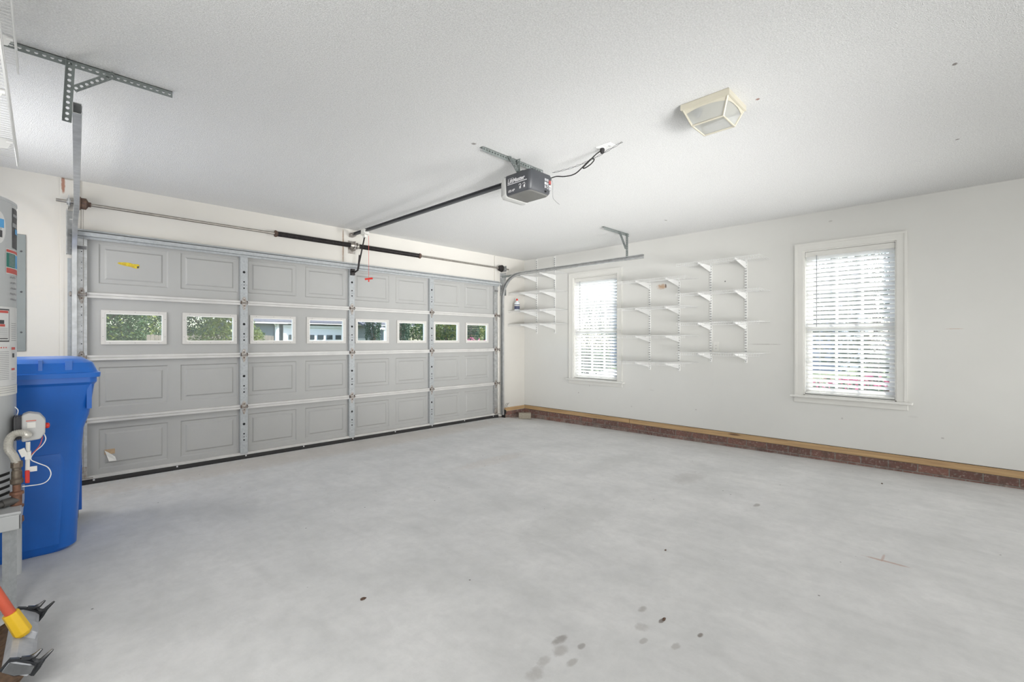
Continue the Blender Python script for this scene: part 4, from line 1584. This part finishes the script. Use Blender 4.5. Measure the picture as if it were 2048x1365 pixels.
se = thing('door_sensor', 'black door safety sensor with loose wires at the foot of the right track', 'sensor', (5.18, 5.28, .05))
b = MB()
b.box(5.172, 5.215, 5.26, 5.315, .035, .095).box(5.165, 5.172, 5.235, 5.315, -.02, .11)
b.build('sensor_body', M['black'], se, bev=.003)
b = MB()
b.tube(smooth_path([(5.19, 5.29, .095), (5.22, 5.30, .13), (5.26, 5.31, .185), (5.30, 5.31, .19), (5.27, 5.305, .15), (5.31, 5.30, .12)], 6), .0018, 5)
b.tube(smooth_path([(5.20, 5.28, .09), (5.25, 5.29, .15), (5.33, 5.31, .20)], 6), .0018, 5)
b.build('sensor_wire', M['ink'], se)

for i, (x, y, s_, lb) in enumerate(((1.053, 2.019, .020, 'dark dry leaf scrap on the floor in front of the garage door, alone at lower centre'),
                                    (4.989, .507, .016, 'brown dead bug on the floor near the right brick ledge'),
                                    (2.523, 1.238, .010, 'tiny dark crumb on the floor right of centre'),
                                    (1.895, .936, .017, 'dark leaf scrap on the floor beside the oily stains'))):
    b = MB()
    pts = []
    rr = random.Random(20 + i)
    for k in range(9):
        a = 2 * PI * k / 9
        q = s_ * rr.uniform(.45, 1)
        pts.append((x + q * math.cos(a), y + q * .6 * math.sin(a), floor_z(x, y) + .001))
    b.loft([pts, [(p[0] * .4 + x * .6, p[1] * .4 + y * .6, p[2] + .006) for p in pts]])
    tag(b.build('floor_debris', M['debris'], origin=Vector((x, y, floor_z(x, y)))), lb, 'debris', 'scraps on the garage floor')

# ------------------------------------------------------------------ outside
tag(MB().box(-60, 90, -60, 90, -.5, -.22).build('ground', M['grass']), 'green lawn around the garage', 'lawn', kind='structure')
tag(MB().box(-.6, 5.9, DW + .14, 7.1, -.215, -.03).build('driveway', M['paving']), 'concrete driveway outside the garage door', 'driveway', kind='structure')
tag(MB().box(-40, 60, 7.2, 11.2, -.215, -.10).build('road', M['paving']), 'street beyond the driveway', 'road', kind='structure')
tag(MB().box(10.2, 12.6, -30, 16.9, -.215, -.16).build('side_path', M['paving']), 'pale paved strip across the side lawn', 'path', kind='structure')


def leaves(n, fn, size, seed, mi=0, b=None):
    b = b or MB()
    rr = random.Random(seed)
    for i in range(n):
        p = Vector(fn(rr))
        d = Vector((rr.gauss(0, 1), rr.gauss(0, 1), rr.gauss(0, 1))).normalized()
        e = d.orthogonal().normalized()
        q = d.cross(e)
        ang = rr.uniform(0, 2 * PI)
        e, q = e * math.cos(ang) + q * math.sin(ang), q * math.cos(ang) - e * math.sin(ang)
        s_ = size * rr.uniform(.6, 1.3)
        b.add([p - e * s_, p - q * s_ * .45, p + e * s_, p + q * s_ * .45], [(0, 1, 2, 3)], mi)
    return b


def ell(rx, ry, rz, cz, lo=.62):
    def f(rr):
        while True:
            v = Vector((rr.gauss(0, 1), rr.gauss(0, 1), rr.gauss(0, 1))).normalized()
            k = rr.uniform(lo, 1.) * (1 + .13 * math.sin(v.x * 7 + 2) * math.sin(v.y * 6) + .10 * math.sin(v.z * 9))
            return (v.x * rx * k, v.y * ry * k, cz + v.z * rz * k)
    return f


def tree(name, kind, rx, rz, cz, mk, n, size, label, group=None, seed=1, trunk=.12, extra=None, lean=0):
    root = thing(name, label, kind, (0, 0, -.22), group)
    b = leaves(n, ell(rx, rx, rz, cz), size, seed)
    if extra:
        leaves(extra[1], ell(rx * 1.02, rx * 1.02, rz * 1.02, cz, .92), size, seed + 5, 1, b)
    b.v = [(x, y, z - .22) for x, y, z in b.v]
    b.build('foliage', [M[mk]] + ([M[extra[0]]] if extra else []), root)
    if trunk:
        t = MB()
        t.tube([(0, 0, -.22), (.05, 0, cz * .5), (0, .1, cz)], [trunk, trunk * .8, trunk * .5], 8)
        for a in (0, 2.1, 4.2):
            t.tube([(.03, 0, cz * .35), (math.cos(a) * rx * .4, math.sin(a) * rx * .4, cz * .8), (math.cos(a) * rx * .6, math.sin(a) * rx * .6, cz * 1.1)], [trunk * .6, trunk * .4, trunk * .2], 6)
        t.build('trunk', M['bark'], root)
    return root


def put(root, x, y, s_=1., rz=0.):
    root.location = (x, y, -.22)
    root.scale = (s_, s_, s_)
    root.rotation_euler = (0, 0, rz)
    return root


big = tree('broadleaf_tree', 'tree', 3.0, 2.9, 3.3, 'leaf_green', 24000, .078, '', seed=2, extra=('leaf_bright', 2600))
BIG = [
    (1.4, 29.6, 1.0, 'green broadleaf tree filling the leftmost window of the garage door'),
    (4.4, 38.5, 1.0, 'green broadleaf tree behind the fence, left part of the second door window'),
    (-6.5, 31, 1.0, 'green broadleaf tree standing far left behind the fence'),
    (-1.0, 53, 1.35, 'large green tree rising far behind the left end of the cedar fence'),
    (11.5, 53, 1.35, 'large green tree far behind the left roof of the neighbouring house'),
    (24.0, 53, 1.35, 'large green tree far behind the right end of the neighbouring house'),
    (36.5, 50, 1.35, 'large green tree far right beyond the neighbouring house'),
    (49.0, 50, 1.35, 'large green tree at the far right end of the tree line'),
    (28.6, 33, 1.0, 'green tree filling the last small window of the garage door'),
    (36.5, 36, 1.0, 'green tree right of the one in the last garage door window'),
    (24, -3.5, 1.1, 'dark green tree showing at the right side of the right window')]
for i, (x, y, s_, lb) in enumerate(BIG):
    o = big if i == 0 else copy_tree(big)
    put(o, x, y, s_, i * 1.3)
    tag(o, lb, 'tree', 'broadleaf trees outside')

yb_bush = tree('leafy_bush', 'bush', 1.12, 1.45, 1.35, 'leaf_bright', 9000, .055, 'yellow-green rounded bush between the fence and the grey house', seed=5, trunk=.05, extra=('leaf_green', 700))
put(yb_bush, 5.0, 20, 1.0)
tr6 = tree('young_tree', 'tree', 1.25, 1.35, 1.9, 'leaf_green', 2600, .07, 'thin green tree in the sixth window of the garage door', seed=8, trunk=.05, extra=('leaf_bright', 400))
put(tr6, 16.1, 24.5)
tr7 = tree('maple_tree', 'tree', 1.15, 1.4, 1.9, 'leaf_bright', 1900, .10, 'loose bright green maple in the seventh window of the garage door', seed=9, trunk=.05, extra=('leaf_green', 700))
put(tr7, 14.6, 19.2)
tr8 = tree('young_tree', 'tree', .95, 1.3, 1.9, 'leaf_bright', 1400, .08, 'bright young tree in the last window of the garage door', seed=12, trunk=.05, extra=('leaf_dark', 500))
put(tr8, 20.9, 24.3)
cyp = tree('cypress', 'cypress', .44, 2.3, 2.2, 'leaf_dark', 5200, .05, 'narrow dark cypress in the fifth window of the garage door', seed=13, trunk=.06)
put(cyp, 12.05, 22)
for x, y, s_, lb in ((10.60, 17.0, .9, 'narrow dark cypress at the left of the sixth window of the garage door'), (14.35, 16.8, .9, 'narrow dark cypress left of the pink shrub in the last door window')):
    o = copy_tree(cyp)
    put(o, x, y, s_, 1.)
    tag(o, lb, 'cypress', 'dark cypresses outside')
cyp['group'] = 'dark cypresses outside'
az = tree('azalea_shrub', 'shrub', .70, .46, .48, 'leaf_dark', 1500, .035, 'pink azalea shrub in the last window of the garage door', seed=21, trunk=0, extra=('pink', 1600))
put(az, 11.4, 13.0, 1.52)
for i, (x, y, s_, lb) in enumerate(((7.2, 1.05, 1.0, 'pink azalea shrub below the right window, its left half'), (7.3, -.85, .95, 'pink azalea shrub just right of the one below the right window'), (7.25, 2.95, .95, 'pink azalea shrub left of the one below the right window'))):
    o = copy_tree(az)
    put(o, x, y, s_, i)
    tag(o, lb, 'shrub', 'pink azaleas outside')
az['group'] = 'pink azaleas outside'
dk = tree('evergreen_tree', 'tree', 1.9, 2.7, 2.6, 'leaf_dark', 5200, .09, 'dark evergreen tree through the upper right of the right window', seed=31, trunk=.1)
put(dk, 17.5, 1.9)
o = copy_tree(dk)
put(o, 14.0, 9.9, .55, 2.)
tag(o, 'small dark evergreen tree through the corner window', 'tree')

# cedar fence
fr = thing('wooden_fence', 'weathered cedar board fence behind the yellow-green bush', 'fence', (3, 25, -.22))
b = MB()
x = 3.1
i = 0
while x < 8.2:
    h = 1.46 + .02 * math.sin(i * 1.7)
    b.prism([(x, 25, -.22), (x + .13, 25, -.22), (x + .13, 25, h - .03), (x + .10, 25, h), (x + .03, 25, h), (x, 25, h - .03)], (0, .02, 0))
    x += .138
    i += 1
b.build('fence_board', M['fence'], fr)
b = MB().box(3.1, 8.2, 25.02, 25.06, .2, .29).box(3.1, 8.2, 25.02, 25.06, 1.1, 1.19)
b.build('fence_rail', M['fence'], fr)

# neighbouring house across the street
hs_ = thing('neighbor_house', 'grey sided house with a white garage door, across the street', 'house', (15, 36, -.22))
b = MB()
b.box(8.3, 11.15, 33.3, 40, -.22, 2.42)
b.box(11.15, 22.5, 34.9, 42, -.22, 2.46)
b.build('house_wall', M['siding'], hs_)
b = MB()
b.prism([(8.0, 32.9, 2.36), (11.6, 32.9, 2.36), (11.6, 37.5, 4.3), (8.0, 37.5, 4.3)], (0, 0, .14))
b.prism([(11.3, 34.4, 2.42), (22.9, 34.4, 2.42), (22.9, 39, 4.5), (11.3, 39, 4.5)], (0, 0, .14))
b.prism([(16.95, 31.6, 2.05), (18.35, 31.6, 2.05), (18.35, 34.9, 3.0), (16.95, 34.9, 3.0)], (0, 0, .12))
b.build('roof', M['shingle'], hs_)
b = MB()
b.box(8.0, 11.65, 32.80, 32.90, 2.33, 2.42)
b.box(11.3, 22.9, 34.30, 34.40, 2.41, 2.47)
b.box(11.06, 11.22, 33.22, 33.36, -.22, 2.45)
b.tube([(10.75, 32.9, 2.42), (10.95, 33.1, 2.25), (11.0, 33.25, 2.15), (11.0, 33.25, -.2)], .05, 8)
b.box(16.95, 18.4, 31.5, 31.62, 2.02, 2.18)
b.box(18.2, 18.36, 31.6, 31.76, -.22, 2.1)
b.build('white_trim', M['ext_white'], hs_)
gd = MB()
gd.box(12.10, 16.75, 34.80, 34.90, -.22, 2.30)
gd = gd.build('garage_door', M['ext_white'], hs_)
b = MB()
b.box(12.0, 16.85, 34.70, 34.80, 2.14, 2.32).box(12.0, 12.2, 34.70, 34.8, -.22, 2.14).box(16.60, 16.85, 34.70, 34.8, -.22, 2.14)
b.build('door_trim', M['ext_white'], gd)
b = MB()
for k in range(6):
    xx = 12.42 + k * .69
    b.box(xx, xx + .44, 34.76, 34.80, 1.28, 1.62)
b.build('door_window', M['darkglass'], gd)
b = MB()
b.box(11.62, 11.72, 34.74, 34.9, 1.72, 1.80)
b.lathe([(.03, .0), (.09, .03), (.09, .22), (.04, .30)], (11.67, 34.72, 1.66), 8)
b.build('wall_lamp', M['ink'], hs_)
b = MB()
b.box(20.0, 21.4, 34.82, 34.9, .6, 2.1).box(20.08, 20.68, 34.79, 34.83, .7, 2.0, 1).box(20.76, 21.32, 34.79, 34.83, .7, 2.0, 1)
b.build('house_window', [M['ext_white'], M['darkglass']], hs_)

# blue house seen through the right window
bh = thing('side_house', 'pale blue sided house seen through the blind of the right window', 'house', (27, 9, -.22))
MB().box(25, 33, 3.95, 16, -.22, 2.75).build('house_wall', M['siding2'], bh)
b = MB()
b.prism([(24.5, 3.6, 2.72), (24.5, 16.4, 2.72), (29, 16.4, 4.9), (29, 3.6, 4.9)], (0, 0, .14))
b.prism([(33.5, 3.6, 2.72), (33.5, 16.4, 2.72), (29, 16.4, 4.9), (29, 3.6, 4.9)], (0, 0, .14))
b.build('roof', M['shingle'], bh)
MB().box(24.9, 25, 3.85, 4.0, -.22, 2.75).box(24.4, 24.55, 3.6, 16.4, 2.62, 2.78).build('white_trim', M['ext_white'], bh)
